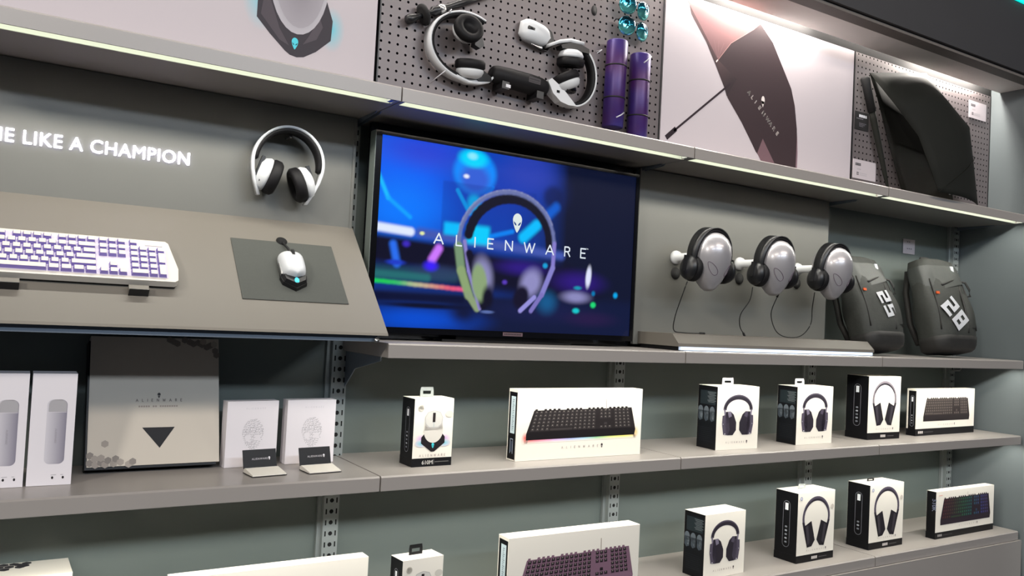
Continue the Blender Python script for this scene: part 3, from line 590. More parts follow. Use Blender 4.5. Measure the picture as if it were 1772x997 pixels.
TVF=[
('e',0.081,0.429,0.2592,0.1731,0,0.9,(0, 95, 245),1),
('e',0.065,0.327,0.1641,0.0999,0,0.9,(0, 120, 255),1),
('e',0.137,0.491,0.1728,0.0599,0,0.9,(40, 70, 215),1),
('e',0.387,0.434,0.2073,0.1132,0,0.9,(20, 60, 180),1),
('e',0.487,0.484,0.1123,0.0799,0,0.8,(45, 65, 180),0.8),
('s',-0.004,0.411,0.028,0.349,0.0068,0.9,(20, 190, 255),1),
('s',0.028,0.349,0.096,0.303,0.0068,0.9,(10, 170, 255),0.8),
('rect',0.597,0.514,0.925,0.008,0.02,(9, 16, 38),1),
('rect',0.769,0.421,0.858,0.108,0.012,(18, 22, 40),0.7),
('s',0.128,0.263,0.609,0.237,0.0152,0.9,(66, 88, 176),1),
('s',-0.02,0.213,0.246,0.201,0.0394,0.4,(8, 8, 34),1),
('s',0.263,0.182,0.633,0.157,0.0569,0.5,(14, 12, 38),1),
('s',-0.017,0.154,0.728,0.132,0.0455,0.7,(10, 10, 36),0.85),
('s',-0.009,0.151,0.242,0.149,0.0167,0.9,(30, 80, 95),0.8),
('e',0.195,0.156,0.1037,0.0266,0,0.7,(45, 60, 100),0.7),
('rect',-0.018,-0.054,0.909,0.107,0.02,(12, 22, 58),1),
('e',0.128,0.024,0.2246,0.0466,0,0.9,(0, 75, 205),1),
('e',0.279,0.051,0.0518,0.0399,0,0.9,(10, 20, 60),1),
('e',0.155,0.062,0.1641,0.0093,0,0.7,(4, 10, 40),1),
('e',0.547,0.063,0.2246,0.0399,0,0.9,(20, 26, 70),1),
('s',-0.008,0.269,0.1,0.263,0.0129,0.6,(225, 235, 255),1),
('e',0.135,0.262,0.0086,0.006,0,0.6,(230, 240, 170),1),
('e',0.293,0.451,0.076,0.0666,0,0.25,(0, 140, 255),1),
('s',0.239,0.395,0.282,0.333,0.0068,0.6,(0, 170, 255),1),
('s',0.354,0.416,0.301,0.353,0.0068,0.6,(0, 120, 240),1),
('e',0.294,0.363,0.0259,0.0333,0,0.6,(0, 190, 255),1),
('e',0.294,0.433,0.057,0.0466,0,0.5,(50, 95, 215),1),
('e',0.286,0.492,0.0536,0.0293,0,0.5,(0, 215, 255),1),
('e',0.282,0.498,0.019,0.012,0,0.7,(140, 235, 255),1),
('e',0.265,0.438,0.0112,0.0073,0,0.7,(235, 240, 255),1),
('rect',0.192,0.265,0.508,0.417,0.004,(0, 40, 140),0.35),
('e',0.571,0.413,0.0432,0.0399,0,0.5,(12, 26, 80),0.8),
('s',0.548,0.351,0.582,0.384,0.0167,0.8,(10, 100, 220),0.8),
('rect',0.202,0.266,0.256,0.301,0.008,(0, 190, 255),1),
('rect',0.277,0.247,0.351,0.3,0.01,(0, 205, 255),1),
('s',0.355,0.274,0.429,0.295,0.0076,0.8,(0, 140, 255),0.8),
('s',0.468,0.281,0.514,0.322,0.0182,0.6,(0, 190, 255),1),
('s',0.05,0.225,0.064,0.173,0.0121,0.8,(40, 110, 240),1),
('e',0.06,0.176,0.0311,0.0093,0,0.7,(30, 60, 200),1),
('e',0.089,0.229,0.0138,0.0107,0,0.8,(60, 40, 190),1),
('s',0.189,0.224,0.17,0.192,0.0137,0.7,(205, 120, 255),1),
('e',0.167,0.174,0.0259,0.0173,0,0.8,(60, 30, 255),1),
('e',-0.004,0.124,0.0147,0.008,0,0.9,(20, 225, 90),0.85),
('e',0.011,0.123,0.0147,0.008,0,0.9,(24, 220, 85),0.85),
('e',0.027,0.123,0.0147,0.008,0,0.9,(28, 216, 81),0.85),
('e',0.042,0.122,0.0147,0.008,0,0.9,(37, 211, 87),0.85),
('e',0.058,0.122,0.0147,0.008,0,0.9,(49, 205, 99),0.85),
('e',0.074,0.121,0.0147,0.008,0,0.9,(67, 200, 112),0.85),
('e',0.09,0.121,0.0147,0.008,0,0.9,(121, 202, 128),0.85),
('e',0.107,0.12,0.0147,0.008,0,0.9,(174, 204, 145),0.85),
('e',0.123,0.119,0.0147,0.008,0,0.9,(197, 200, 150),0.85),
('e',0.139,0.119,0.0147,0.008,0,0.9,(207, 194, 150),0.85),
('e',0.156,0.118,0.0147,0.008,0,0.9,(217, 185, 147),0.85),
('e',0.173,0.118,0.0147,0.008,0,0.9,(225, 168, 139),0.85),
('e',0.189,0.117,0.0147,0.008,0,0.9,(233, 152, 131),0.85),
('e',0.206,0.117,0.0147,0.008,0,0.9,(242, 130, 126),0.85),
('e',0.223,0.116,0.0147,0.008,0,0.9,(250, 107, 122),0.85),
('e',0.241,0.115,0.0147,0.008,0,0.9,(254, 94, 125),0.85),
('e',0.258,0.115,0.0147,0.008,0,0.9,(252, 92, 137),0.85),
('e',0.275,0.114,0.0147,0.008,0,0.9,(250, 90, 149),0.85),
('s',-0.002,0.142,0.158,0.14,0.0121,0.8,(40, 120, 120),0.7),
('s',-0.005,0.083,0.269,0.085,0.0106,0.8,(4, 12, 50),1),
('e',0.679,0.16,0.1123,0.0399,0,0.9,(48, 22, 130),0.9),
('e',0.47,0.19,0.1037,0.0266,0,0.9,(50, 24, 140),0.8),
('e',0.733,0.048,0.1123,0.0266,0,0.9,(40, 24, 70),0.8),
('e',0.564,0.093,0.0432,0.0399,0,0.9,(20, 110, 170),0.6),
('e',0.672,0.114,0.0622,0.0213,0,0.8,(140, 138, 190),1),
('e',0.718,0.18,0.0121,0.0386,-0.08,0.5,(225, 230, 255),1),
('e',0.675,0.072,0.0155,0.0093,0,0.6,(20, 200, 205),1),
('e',0.741,0.093,0.0121,0.0107,0,0.6,(30, 220, 120),1),
('e',0.829,0.128,0.0104,0.0107,0,0.7,(0, 170, 240),1),
('e',0.678,0.143,0.0173,0.0067,0,0.7,(20, 150, 180),1),
('e',0.74,0.129,0.0086,0.0093,0,0.7,(0, 120, 180),1),
('s',0.282,0.273,0.287,0.293,0.0152,0.3,(16, 16, 34),1),
('s',0.287,0.293,0.295,0.312,0.0152,0.3,(16, 16, 34),1),
('s',0.295,0.312,0.306,0.331,0.0152,0.3,(16, 16, 34),1),
('s',0.306,0.331,0.32,0.347,0.0152,0.3,(16, 16, 34),1),
('s',0.32,0.347,0.337,0.361,0.0152,0.3,(16, 16, 34),1),
('s',0.337,0.361,0.356,0.373,0.0152,0.3,(16, 16, 34),1),
('s',0.356,0.373,0.376,0.382,0.0152,0.3,(16, 16, 34),1),
('s',0.376,0.382,0.398,0.388,0.0152,0.3,(16, 16, 34),1),
('s',0.398,0.388,0.42,0.391,0.0152,0.3,(16, 16, 34),1),
('s',0.42,0.391,0.443,0.391,0.0152,0.3,(16, 16, 34),1),
('s',0.443,0.391,0.465,0.387,0.0152,0.3,(16, 16, 34),1),
('s',0.465,0.387,0.486,0.38,0.0152,0.3,(16, 16, 34),1),
('s',0.486,0.38,0.506,0.369,0.0152,0.3,(16, 16, 34),1),
('s',0.506,0.369,0.523,0.356,0.0152,0.3,(16, 16, 34),1),
('s',0.523,0.356,0.538,0.34,0.0152,0.3,(16, 16, 34),1),
('s',0.538,0.34,0.55,0.322,0.0152,0.3,(16, 16, 34),1),
('s',0.55,0.322,0.559,0.302,0.0152,0.3,(16, 16, 34),1),
('s',0.559,0.302,0.563,0.281,0.0152,0.3,(16, 16, 34),1),
('s',0.563,0.281,0.565,0.259,0.0152,0.3,(16, 16, 34),1),
('s',0.251,0.243,0.252,0.268,0.0068,0.9,(108, 118, 170),1),
('s',0.252,0.268,0.257,0.294,0.0068,0.9,(108, 118, 170),1),
('s',0.257,0.294,0.267,0.318,0.0068,0.9,(108, 118, 170),1),
('s',0.267,0.318,0.281,0.34,0.0068,0.9,(108, 118, 170),1),
('s',0.281,0.34,0.299,0.361,0.0068,0.9,(108, 118, 170),1),
('s',0.299,0.361,0.32,0.378,0.0068,0.9,(108, 118, 170),1),
('s',0.32,0.378,0.344,0.392,0.0068,0.9,(108, 118, 170),1),
('s',0.344,0.392,0.37,0.402,0.0068,0.9,(108, 118, 170),1),
('s',0.37,0.402,0.398,0.408,0.0068,0.9,(108, 118, 170),1),
('s',0.398,0.408,0.427,0.41,0.0068,0.9,(108, 118, 170),1),
('s',0.427,0.41,0.455,0.407,0.0068,0.9,(108, 118, 170),1),
('s',0.455,0.407,0.482,0.4,0.0068,0.9,(108, 118, 170),1),
('s',0.482,0.4,0.508,0.388,0.0068,0.9,(108, 118, 170),1),
('s',0.508,0.388,0.53,0.372,0.0068,0.9,(108, 118, 170),1),
('s',0.53,0.372,0.55,0.352,0.0068,0.9,(108, 118, 170),1),
('s',0.55,0.352,0.565,0.329,0.0068,0.9,(108, 118, 170),1),
('s',0.565,0.329,0.575,0.304,0.0068,0.9,(108, 118, 170),1),
('s',0.575,0.304,0.58,0.278,0.0068,0.9,(108, 118, 170),1),
('s',0.58,0.278,0.58,0.25,0.0068,0.9,(108, 118, 170),1),
('s',0.254,0.298,0.261,0.316,0.003,0.9,(150, 155, 190),0.5),
('s',0.261,0.316,0.271,0.334,0.003,0.9,(150, 155, 190),0.5),
('s',0.271,0.334,0.282,0.35,0.003,0.9,(150, 155, 190),0.5),
('s',0.282,0.35,0.296,0.365,0.003,0.9,(150, 155, 190),0.5),
('s',0.296,0.365,0.312,0.379,0.003,0.9,(150, 155, 190),0.5),
('s',0.312,0.379,0.33,0.391,0.003,0.9,(150, 155, 190),0.5),
('s',0.33,0.391,0.349,0.4,0.003,0.9,(150, 155, 190),0.5),
('s',0.349,0.4,0.369,0.408,0.003,0.9,(150, 155, 190),0.5),
('s',0.369,0.408,0.39,0.413,0.003,0.9,(150, 155, 190),0.5),
('s',0.39,0.413,0.411,0.416,0.003,0.9,(150, 155, 190),0.5),
('s',0.411,0.416,0.433,0.416,0.003,0.9,(150, 155, 190),0.5),
('s',0.433,0.416,0.455,0.413,0.003,0.9,(150, 155, 190),0.5),
('s',0.455,0.413,0.476,0.408,0.003,0.9,(150, 155, 190),0.5),
('s',0.476,0.408,0.496,0.4,0.003,0.9,(150, 155, 190),0.5),
('s',0.496,0.4,0.514,0.39,0.003,0.9,(150, 155, 190),0.5),
('s',0.514,0.39,0.531,0.378,0.003,0.9,(150, 155, 190),0.5),
('s',0.531,0.378,0.547,0.364,0.003,0.9,(150, 155, 190),0.5),
('s',0.547,0.364,0.56,0.347,0.003,0.9,(150, 155, 190),0.5),
('s',0.56,0.347,0.57,0.329,0.003,0.9,(150, 155, 190),0.5),
('s',0.251,0.236,0.264,0.168,0.0144,0.4,(120, 150, 115),1),
('s',0.264,0.168,0.292,0.1,0.0144,0.4,(140, 165, 115),1),
('s',0.292,0.1,0.322,0.063,0.0114,0.4,(140, 160, 120),1),
('s',0.27,0.252,0.288,0.169,0.0061,0.5,(140, 130, 200),1),
('s',0.288,0.169,0.331,0.063,0.0061,0.5,(140, 130, 200),1),
('s',0.287,0.218,0.342,0.071,0.0121,0.4,(14, 12, 34),1),
('e',0.337,0.159,0.0363,0.0633,0.2,0.6,(140, 138, 185),1),
('e',0.326,0.137,0.0276,0.0599,0.15,0.3,(140, 165, 120),1),
('e',0.356,0.096,0.0225,0.0399,0,0.6,(14, 12, 34),1),
('s',0.582,0.272,0.58,0.198,0.0076,0.5,(135, 125, 205),1),
('s',0.58,0.198,0.544,0.114,0.0091,0.4,(135, 130, 205),1),
('s',0.544,0.114,0.508,0.064,0.0076,0.4,(125, 115, 190),1),
('e',0.503,0.148,0.0415,0.0519,-0.5,0.6,(145, 142, 195),1),
('e',0.47,0.103,0.0294,0.0399,-0.4,0.4,(18, 14, 38),1),
('s',0.518,0.105,0.47,0.063,0.0076,0.4,(150, 145, 220),1),
('e',0.552,0.203,0.0104,0.0093,0,0.6,(20, 160, 220),1),
('e',0.411,0.144,0.0104,0.008,0,0.8,(90, 60, 190),1),
('e',0.356,0.054,0.0259,0.0053,0,0.6,(90, 110, 170),1)]
SW, SH = .893, .5165; NX, NZ = 300, 174
X, Zz = np.meshgrid(np.linspace(0, SW, NX), np.linspace(0, SH, NZ))
def L3(c): return np.array(lin(c))
img = np.zeros((NZ, NX, 3)); tx = (X/SW)[..., None]
img[:] = L3((16, 70, 185)); img = img*(1-np.clip((tx-.45)/.25, 0, 1))+L3((10, 17, 44))*np.clip((tx-.45)/.25, 0, 1)
def blend(mask, c, al):
    global img
    mk = (mask*al)[..., None]; img = img*(1-mk)+L3(c)*mk
def sst(d, e0, e1): q = np.clip((d-e0)/(e1-e0), 0, 1); return q*q*(3-2*q)
for f in TVF:
    if f[0] == 'e':
        _, cx, cz, rx, rz, rot, soft, c, al = f
        dx, dz = X-cx, Zz-cz; u = dx*math.cos(rot)+dz*math.sin(rot); v = -dx*math.sin(rot)+dz*math.cos(rot)
        d = np.sqrt((u/rx)**2+(v/rz)**2); blend(1-sst(d, 1-soft, 1+soft*.35), c, al)
    elif f[0] == 's':
        _, x1, z1, x2, z2, r_, soft, c, al = f
        dx, dz = x2-x1, z2-z1; q = np.clip(((X-x1)*dx+(Zz-z1)*dz)/(dx*dx+dz*dz+1e-9), 0, 1)
        d = np.hypot(X-x1-q*dx, Zz-z1-q*dz)/r_; blend(1-sst(d, 1-soft, 1+soft*.6), c, al)
    else:
        _, x1, z1, x2, z2, sf, c, al = f
        mk = sst(X, x1-sf, x1+sf)*(1-sst(X, x2-sf, x2+sf))*sst(Zz, z1-sf, z1+sf)*(1-sst(Zz, z2-sf, z2+sf)); blend(mk, c, al)
me = bpy.data.meshes.new('screen')
vv = np.stack([X.ravel()+.030, np.full(X.size, -.0015), Zz.ravel()+.0165], 1)
fc = [(j*NX+i, j*NX+i+1, (j+1)*NX+i+1, (j+1)*NX+i) for j in range(NZ-1) for i in range(NX-1)]
me.from_pydata(vv.tolist(), [], fc); me.materials.append(M['screen'])
ca = me.color_attributes.new('Col', 'FLOAT_COLOR', 'POINT'); rgba = np.ones((X.size, 4), dtype=np.float32); rgba[:, :3] = img.reshape(-1, 3); ca.data.foreach_set('color', rgba.ravel())
o = bpy.data.objects.new('screen', me); col.objects.link(o); o.parent = t; o['label'] = 'lit screen with a blurred white headset on blue'
a = Art((.030, -.0015, .0165)); wc = (225, 235, 245)
a.wordmark(.173, .702, .238, .0285, wc, sw=.0042, cw=1.05); a.text('TM', .704, .265, .0042, wc, bold=.02); a.build('screen_lettering', t, 'screenink')
a = Art((.030, -.0015, .0165)); a.head(.4445, .322, .057, (222, 232, 228), (20, 60, 130)); a.build('screen_emblem', t, 'screenink')

# ------------------------------------------------------------------ head display: board, lit plinth, rods, heads, headsets
t = thing('display_board', (1.47, -.10, Z2+.004), 'grey board behind the three silver alien heads', 'display board')
b = MB().box(-.485, .497, 0, .012, .006, .595, 'board'); b.build('back_board', t)
t2 = thing('display_plinth', (1.5, -.10, Z2+.001), 'low taupe plinth with cool light strip under heads', 'display stand')
MB().prism_x([(0, .012), (0, .052), (-.165, .052), (-.195, .022), (-.195, .012)], -.495, .505, 'console').build('plinth_top', t2)
MB().box(-.485, .495, -.196, -.186, .001, .0115, 'ledblue').build('light_strip', t2)
MB().box(-.485, .495, -.185, -.002, .001, .0115, 'black').build('plinth_base', t2)
area('plinth_glow', (0, -.199, .006), (R(90), 0, R(180)), .95, .008, .25, (.8, .9, 1), t2).rotation_euler = (R(-90), 0, 0)
HL = ['first silver alien head from the television', 'middle silver alien head of three', 'silver alien head nearest the backpacks']
HH = ['black headset on the head nearest the television', 'black headset on the middle alien head', 'black headset on the head nearest the backpacks']
HXS = (1.157, 1.470, 1.785); HZ = (1.706, 1.708, 1.711)
for i, hx in enumerate(HXS):
    hz = HZ[i]
    t = thing('alien_head', (hx, -.262, hz), HL[i], 'mannequin head', 'alien head headset holders')
    prof = [(.0, -.098), (.012, -.097), (.024, -.088), (.040, -.066), (.054, -.038), (.064, -.008), (.068, .022), (.066, .048), (.056, .072), (.040, .088), (.020, .097), (0, .099)]
    MB().lathe(prof, 'pearl', n=36, sx=1.04, sy=1.06).build('head_shell', t)
    for s in (-1, 1):
        b = MB(); pts = []
        for k in range(25):
            a_ = 2*math.pi*k/24; u = .026*math.cos(a_)*s; v = .0085*math.sin(a_)*(1-.35*math.cos(a_)); r_ = R(52)*s
            ex = s*.034+u*math.cos(r_)*1-v*math.sin(r_); ez = -.026+u*math.sin(r_)+v*math.cos(r_)
            import bisect
            hs = [p[1] for p in prof]; rs = [p[0] for p in prof]; rr = float(np.interp(ez, hs, rs)); yy = -math.sqrt(max(rr*rr-ex*ex/1.0816, 1e-6))*1.06-.0004
            pts.append((ex, yy-.0003, ez))
        b.tube(pts, .0007, 'line', 5, False); b.build('eye_outline', t)
    MB().lathe([(0, .05), (.014, .05), (.014, .145), (.021, .147), (.024, .156), (.024, .1615), (0, .1615)], 'white', (0, 0, .018), 'y', 20).build('support_rod', t)
    th = headset('headset', (hx, -.262, hz+.008), (R(6), 0, 0), HH[i], 'black', 'leather', rx=.077, rz=.098, end=-.070, cupz=-.034, cupx=.088, tilt=(4, -4), style=2, bw=.025, group='black headsets on alien heads')
    b = MB().lathe([(0, -.004), (.019, -.004), (.021, -.001), (.021, 0), (0, 0)], 'rubber', (hx+.004, -.1005, hz-.036), 'y', 24)
    tag(b.build('cable_grommet'), ['round black cable grommet on board, left of first head', 'round black cable grommet between first and middle heads', 'round black cable grommet behind the third head'][i], 'grommet')
def wire(pts, label):
    from mathutils import Vector as V_
    P = [V_(p) for p in pts]; out = []
    for i in range(len(P)-1):
        p0, p1, p2, p3 = P[max(i-1, 0)], P[i], P[i+1], P[min(i+2, len(P)-1)]
        for k in range(6):
            q = k/6; out.append(.5*((2*p1)+(-p0+p2)*q+(2*p0-5*p1+4*p2-p3)*q*q+(-p0+3*p1-3*p2+p3)*q**3))
    out.append(P[-1]); b = MB().tube(out, .0017, 'rubber', 6); b.tube([P[-1], P[-1]+(P[-1]-P[-2]).normalized()*.022], .004, 'rubber', 8)
    tag(b.build('headset_cable'), label, 'cable')
wire([(1.07, -.255, 1.635), (1.065, -.24, 1.59), (1.075, -.2, 1.52), (1.10, -.17, 1.475), (1.14, -.17, 1.4675), (1.22, -.17, 1.4675)], 'thin black cable hanging from the first headset')
wire([(1.375, -.255, 1.635), (1.38, -.24, 1.59), (1.36, -.22, 1.54), (1.38, -.2, 1.50), (1.41, -.19, 1.475)], 'twisted thin black cable hanging from the middle headset')
wire([(1.70, -.255, 1.635), (1.76, -.2, 1.58), (1.78, -.18, 1.52), (1.74, -.17, 1.475), (1.66, -.17, 1.4675), (1.60, -.17, 1.49), (1.56, -.18, 1.55), (1.565, -.2, 1.61)], 'thin black cable looping below the third headset')

# ------------------------------------------------------------------ backpacks
def backpack(loc, rot, label, digits, sc=1.0, lx=-.065, lz=.16, lr=58, lh=.085):
    t = thing('backpack', loc, label, 'backpack', None, rot); t.scale = sc
    b = MB(); rings = []; n = 32; Hh = .44
    def dims(f):
        wd = .145*(1-.16*f**2.2-.10*(1-f)**6); fr = -.125*(1-.38*f**1.6-.25*(1-f)**5); bk = .035-.02*f
        return wd, fr, bk
    def ring(f, z, k=1.0):
        wd, fr, bk = dims(f); out = []
        for j in range(n):
            a = 2*math.pi*j/n; c, s = math.cos(a), math.sin(a); x = wd*k*math.copysign(abs(c)**.62, c); y = math.copysign(abs(s)**.62, s); y = (fr+bk)/2+(bk-fr)/2*y*k
            wob = .0035*math.sin(7*a+f*9)+.003*math.sin(3*a-f*14); out.append((x*(1+wob*3), y+wob*.8, z))
        return out
    rings = [ring(0, 0.0, .82), ring(0, .012, .96)]
    for k in range(1, 16): f = k/16; rings.append(ring(f, .012+f*(Hh-.04)))
    for k, q in ((.6, .93), (.85, .75), (1, .42)): rings.append(ring(1, Hh-.028+.028*k, q))
    b.loft(rings, 'pack'); b.build('bag_body', t)
    # darker base panel
    b = MB(); b.loft([ring(0, -.001, .86), ring(0, .010, 1.0)]+[[(p[0]*1.02, p[1]-.002, p[2]) for p in ring(f, .012+f*(Hh-.04))] for f in (.04, .08, .13)], 'packd', True, True); b.build('base_panel', t)
    # coated top flap with sloping seam
    b = MB(); rr = []
    for k in range(6): f = .70+k*.054; rr.append([(p[0]*1.015, p[1]-.002, p[2]+.03*p[0]/.14*(1-k/6)) for p in ring(f, .012+f*(Hh-.04))])
    b.loft(rr, 'packp', True, False); b.build('top_flap', t)
    def fy(x, z):
        f = min(1, max(0, (z-.012)/(Hh-.04))); wd, fr, bk = dims(f); q = min(.999, abs(x/wd)); s = (1-q**(1/.31))**.31 if q < 1 else 0
        return (fr+bk)/2-(bk-fr)/2*s
    # raised centre ridge, side gusset seams
    b = MB()
    for x0, x1, zz0, zz1 in ((.035, .060, .075, .30), (-.055, .038, .30, .33)):
        pts = [(x0+(x1-x0)*k/8, zz0+(zz1-zz0)*k/8) for k in range(9)]
        b.tube([(x, fy(x, z)-.001, z) for x, z in pts], .0045, 'packd', 8)
    for sx in (-1, 1):
        b.tube([(sx*.118*(1-.1*k/8), fy(.118*(1-.1*k/8), .09+k*.03)-.001, .09+k*.03) for k in range(9)], .003, 'packd', 6)
    b.build('seam_piping', t)
    b = MB(); rr = []
    for k in range(8):
        z = .10+k*.024; rr.append([(x, fy(x, z)-(.011 if 0 < j < 4 else .0)*math.sin(math.pi*min(1, (k+.5)/7.5)), z) for j, x in enumerate((.048, .060, .080, .100, .112))])
    b.loft(rr, 'pack', True, False, False); b.build('front_pocket', t)
    # top handle, side strap loop, zip pull
    MB().tube([(-.035, -.01, Hh-.01), (-.025, -.012, Hh+.018), (.02, -.012, Hh+.02), (.035, -.01, Hh-.01)], .006, 'packd', 8).build('top_handle', t)
    MB().tube([(.128, -.06, .34), (.150, -.075, .33), (.160, -.08, .295), (.155, -.08, .262), (.140, -.07, .262), (.132, -.06, .30)], .005, 'packd', 8).build('strap_loop', t)
    for sx in (-.07, .07): 
        b = MB(); b.tube([(sx, .03, .40), (sx*1.1, .055, .30), (sx*1.2, .06, .15), (sx*1.3, .035, .05)], .013, 'packd', 8); b.build('shoulder_strap', t)
    b = MB().box(.052, .072, fy(.06, .395)-.006, fy(.06, .395)-.002, .372, .40, 'reflect'); b.xform(Matrix.Translation((0, 0, 0)))
    b.build('zip_pull', t)
    b = MB().box(-.105, -.085, fy(-.095, .262)-.005, fy(-.095, .262)-.001, .254, .266, 'orange'); b.build('orange_tag', t)
    # squared reflective digits running down the front, mapped onto the curved face
    b = MB(); ca, sa = math.cos(R(-lr)), math.sin(R(-lr)); h = lh; wdg = lh*.62; g = lh*.2
    segs = {'2': [(0, h-g, wdg, h), (wdg-g, h/2, wdg, h), (0, h/2-g/2, wdg, h/2+g/2), (0, 0, g, h/2), (0, 0, wdg, g)],
            '8': [(0, h-g, wdg, h), (0, h/2-g/2, wdg, h/2+g/2), (0, 0, wdg, g), (0, 0, g, h), (wdg-g, 0, wdg, h)],
            '5': [(0, h-g, wdg, h), (0, h/2, g, h), (0, h/2-g/2, wdg, h/2+g/2), (wdg-g, 0, wdg, h/2), (0, 0, wdg, g)]}
    u0 = 0
    for dch in digits:
        for (x0, y0_, x1, y1_) in segs[dch]:
            nx, ny = max(1, int((x1-x0)/.008)), max(1, int((y1_-y0_)/.008)); V = []; Fc = []
            for j in range(ny+1):
                for i in range(nx+1):
                    u = u0+x0+(x1-x0)*i/nx; v = y0_+(y1_-y0_)*j/ny; x = lx+u*ca-v*sa; z = lz+u*sa+v*ca; V.append((x, fy(x, z)-.0055, z))
            for j in range(ny):
                for i in range(nx): q = j*(nx+1)+i; Fc.append((q, q+1, q+nx+2, q+nx+1))
            b.add(V, Fc, 'reflect', True)
        u0 += wdg+lh*.14
    o = b.build('reflective_number', t); o['label'] = 'silver reflective squared number on bag front'
    return t
backpack((2.135, -.20, Z2+.012), (R(-19), 0, R(2)), 'dark backpack half hidden by the third head', '25', (.93, .93, .87), lx=-.038, lz=.245, lr=78, lh=.088)
backpack((2.640, -.185, Z2+.012), (R(-15), R(0), R(-2)), 'dark backpack with large number 28 beside the side wall', '28', (1.04, 1.02, .93), lx=-.108, lz=.195, lr=58, lh=.098)

# ------------------------------------------------------------------ cartons
def face_front(w_, step=.00025): return Art((0, 0, 0), step=step)
def hs_print(a, cx, cz, s, style):
    """headset picture: s = overall width in metres"""
    i0 = len(a.vs); sv = .80 if style == 'A' else .84
    d = (44, 40, 48); m_ = (78, 72, 86); hi = (118, 112, 128)
    def arc(rx, rz, cz_, n=20, a0=0, a1=180): return [(cx+rx*math.cos(R(a0+(a1-a0)*k/n)), cz_+rz*math.sin(R(a0+(a1-a0)*k/n))) for k in range(n+1)]
    r = s/2
    if style == 'A':
        zc = cz+.18*s
        a.band(arc(r*.94, r*.88, zc), arc(r*.74, r*.60, zc), m_); a.up()
        a.band(arc(r*.90, r*.80, zc), arc(r*.76, r*.62, zc), d)
        for sg in (-1, 1):
            a.line((cx+sg*r*.86, zc+.02*s), (cx+sg*r*.80, zc-.20*s), .05*s, hi)
        a.up()
        for sg in (-1, 1):
            x = lambda u: cx+sg*u*r
            a.poly([(x(.98), cz+.02*s), (x(1.0), cz-.22*s), (x(.90), cz-.52*s), (x(.62), cz-.54*s), (x(.5), cz-.4*s), (x(.6), cz+.06*s)][::sg], m_)
            a.poly([(x(.78), cz+.13*s), (x(.48), cz+.14*s), (x(.28), cz+.05*s), (x(.10), cz-.18*s), (x(.10), cz-.40*s), (x(.30), cz-.54*s), (x(.66), cz-.54*s), (x(.80), cz-.30*s)][::sg], d)
        a.up()
        for sg in (-1, 1):
            x = lambda u: cx+sg*u*r
            a.poly([(x(.66), cz+.13*s), (x(.46), cz+.14*s), (x(.40), cz+.0*s), (x(.58), cz-.04*s)][::sg], hi if sg < 0 else m_)
            a.ell(x(.93), cz-.22*s, .014*s, .02*s, (150, 148, 156), 10); a.ell(x(.80), cz-.50*s, .02*s, .012*s, (225, 225, 225), 8)
    else:
        zc = cz+.10*s
        o = arc(r*.98, r*1.14, zc, 24, -30, 210); i = arc(r*.84, r*.90, zc, 24, -30, 210)
        a.band(o, i, m_ if style == 'B' else (120, 112, 118)); a.up()
        a.band(arc(r*.90, r*1.02, zc, 20, 25, 155), arc(r*.84, r*.90, zc, 20, 25, 155), d)
        for sg in (-1, 1):
            x = lambda u: cx+sg*u*r
            a.poly([(x(.98), zc-.1*s), (x(.84), zc-.1*s), (x(.50), cz-.66*s), (x(.60), cz-.68*s)][::sg], d)
            a.poly([(x(.82), cz-.10*s), (x(.34), cz+.02*s), (x(.06), cz-.50*s), (x(.28), cz-.66*s), (x(.60), cz-.68*s), (x(.78), cz-.36*s)][::sg], (38, 35, 40))
        a.up()
        for sg in (-1, 1):
            x = lambda u: cx+sg*u*r
            a.poly([(x(.74), cz-.12*s), (x(.56), cz-.08*s), (x(.42), cz-.56*s), (x(.58), cz-.62*s)][::sg], (60, 56, 62))
    a.vs[i0:] = [(p[0], p[1], cz+(p[2]-cz)*sv) for p in a.vs[i0:]]
    a.up(); return a
def side_photo(a, d, h):
    a.rect(.012, h*.06, d-.004, h*.94, (18, 20, 24)); a.up()
    a.rect(d*.12, h*.70, d*.9, h*.92, (34, 42, 46)); a.up()
    for k in range(8): a.rect(d*(.50+.04*(k % 3)), h*(.895-.022*k), d*(.93-.07*(k % 2)), h*(.902-.022*k), (105, 112, 116))
    for k in range(3):
        cx = d*(.16+.30*k); a.ell(cx, h*.60, d*.13, h*.075, (92, 100, 108), 16); a.poly([(cx-d*.12, h*.60), (cx+d*.13, h*.60), (cx+d*.12, h*.46), (cx-d*.02, h*.43), (cx-d*.10, h*.47)], (66, 74, 82)); a.ell(cx+d*.05, h*.53, d*.065, h*.06, (120, 130, 138), 14)
    a.up()
    for k in range(8): a.rect(d*.12, h*(.12+.03*k), d*(.85-.05*(k % 3)), h*(.124+.03*k), (38, 42, 48))
def side_icons(a, d, h, n=5):
    c = (120, 122, 130); x0, x1, z0, z1 = d*.36, d*.66, h*.20, h*.86; r = (x1-x0)/2; pts = []
    for k in range(13): pts.append((x0+r+r*math.cos(math.pi*k/12), z1-r+r*math.sin(math.pi*k/12)))
    for k in range(13): pts.append((x0+r-r*math.cos(math.pi*k/12), z0+r-r*math.sin(math.pi*k/12)))
    a.path(pts+[pts[0]], .0016, c); a.up()
    cx = x0+r; a.rect(cx-d*.07, h*.73, cx+d*.07, h*.83, (226, 230, 234))
    for k in range(n): z = h*(.27+.055*k+(.02 if n == 3 else 0)); a.ell(cx, z, d*.06, h*.014, (170, 174, 182) if k % 2 else (130, 134, 142), 8)
    for k in range(n): a.rect(cx+d*.03, h*(.268+.055*k), cx+d*.08, h*(.275+.055*k), (20, 20, 22))
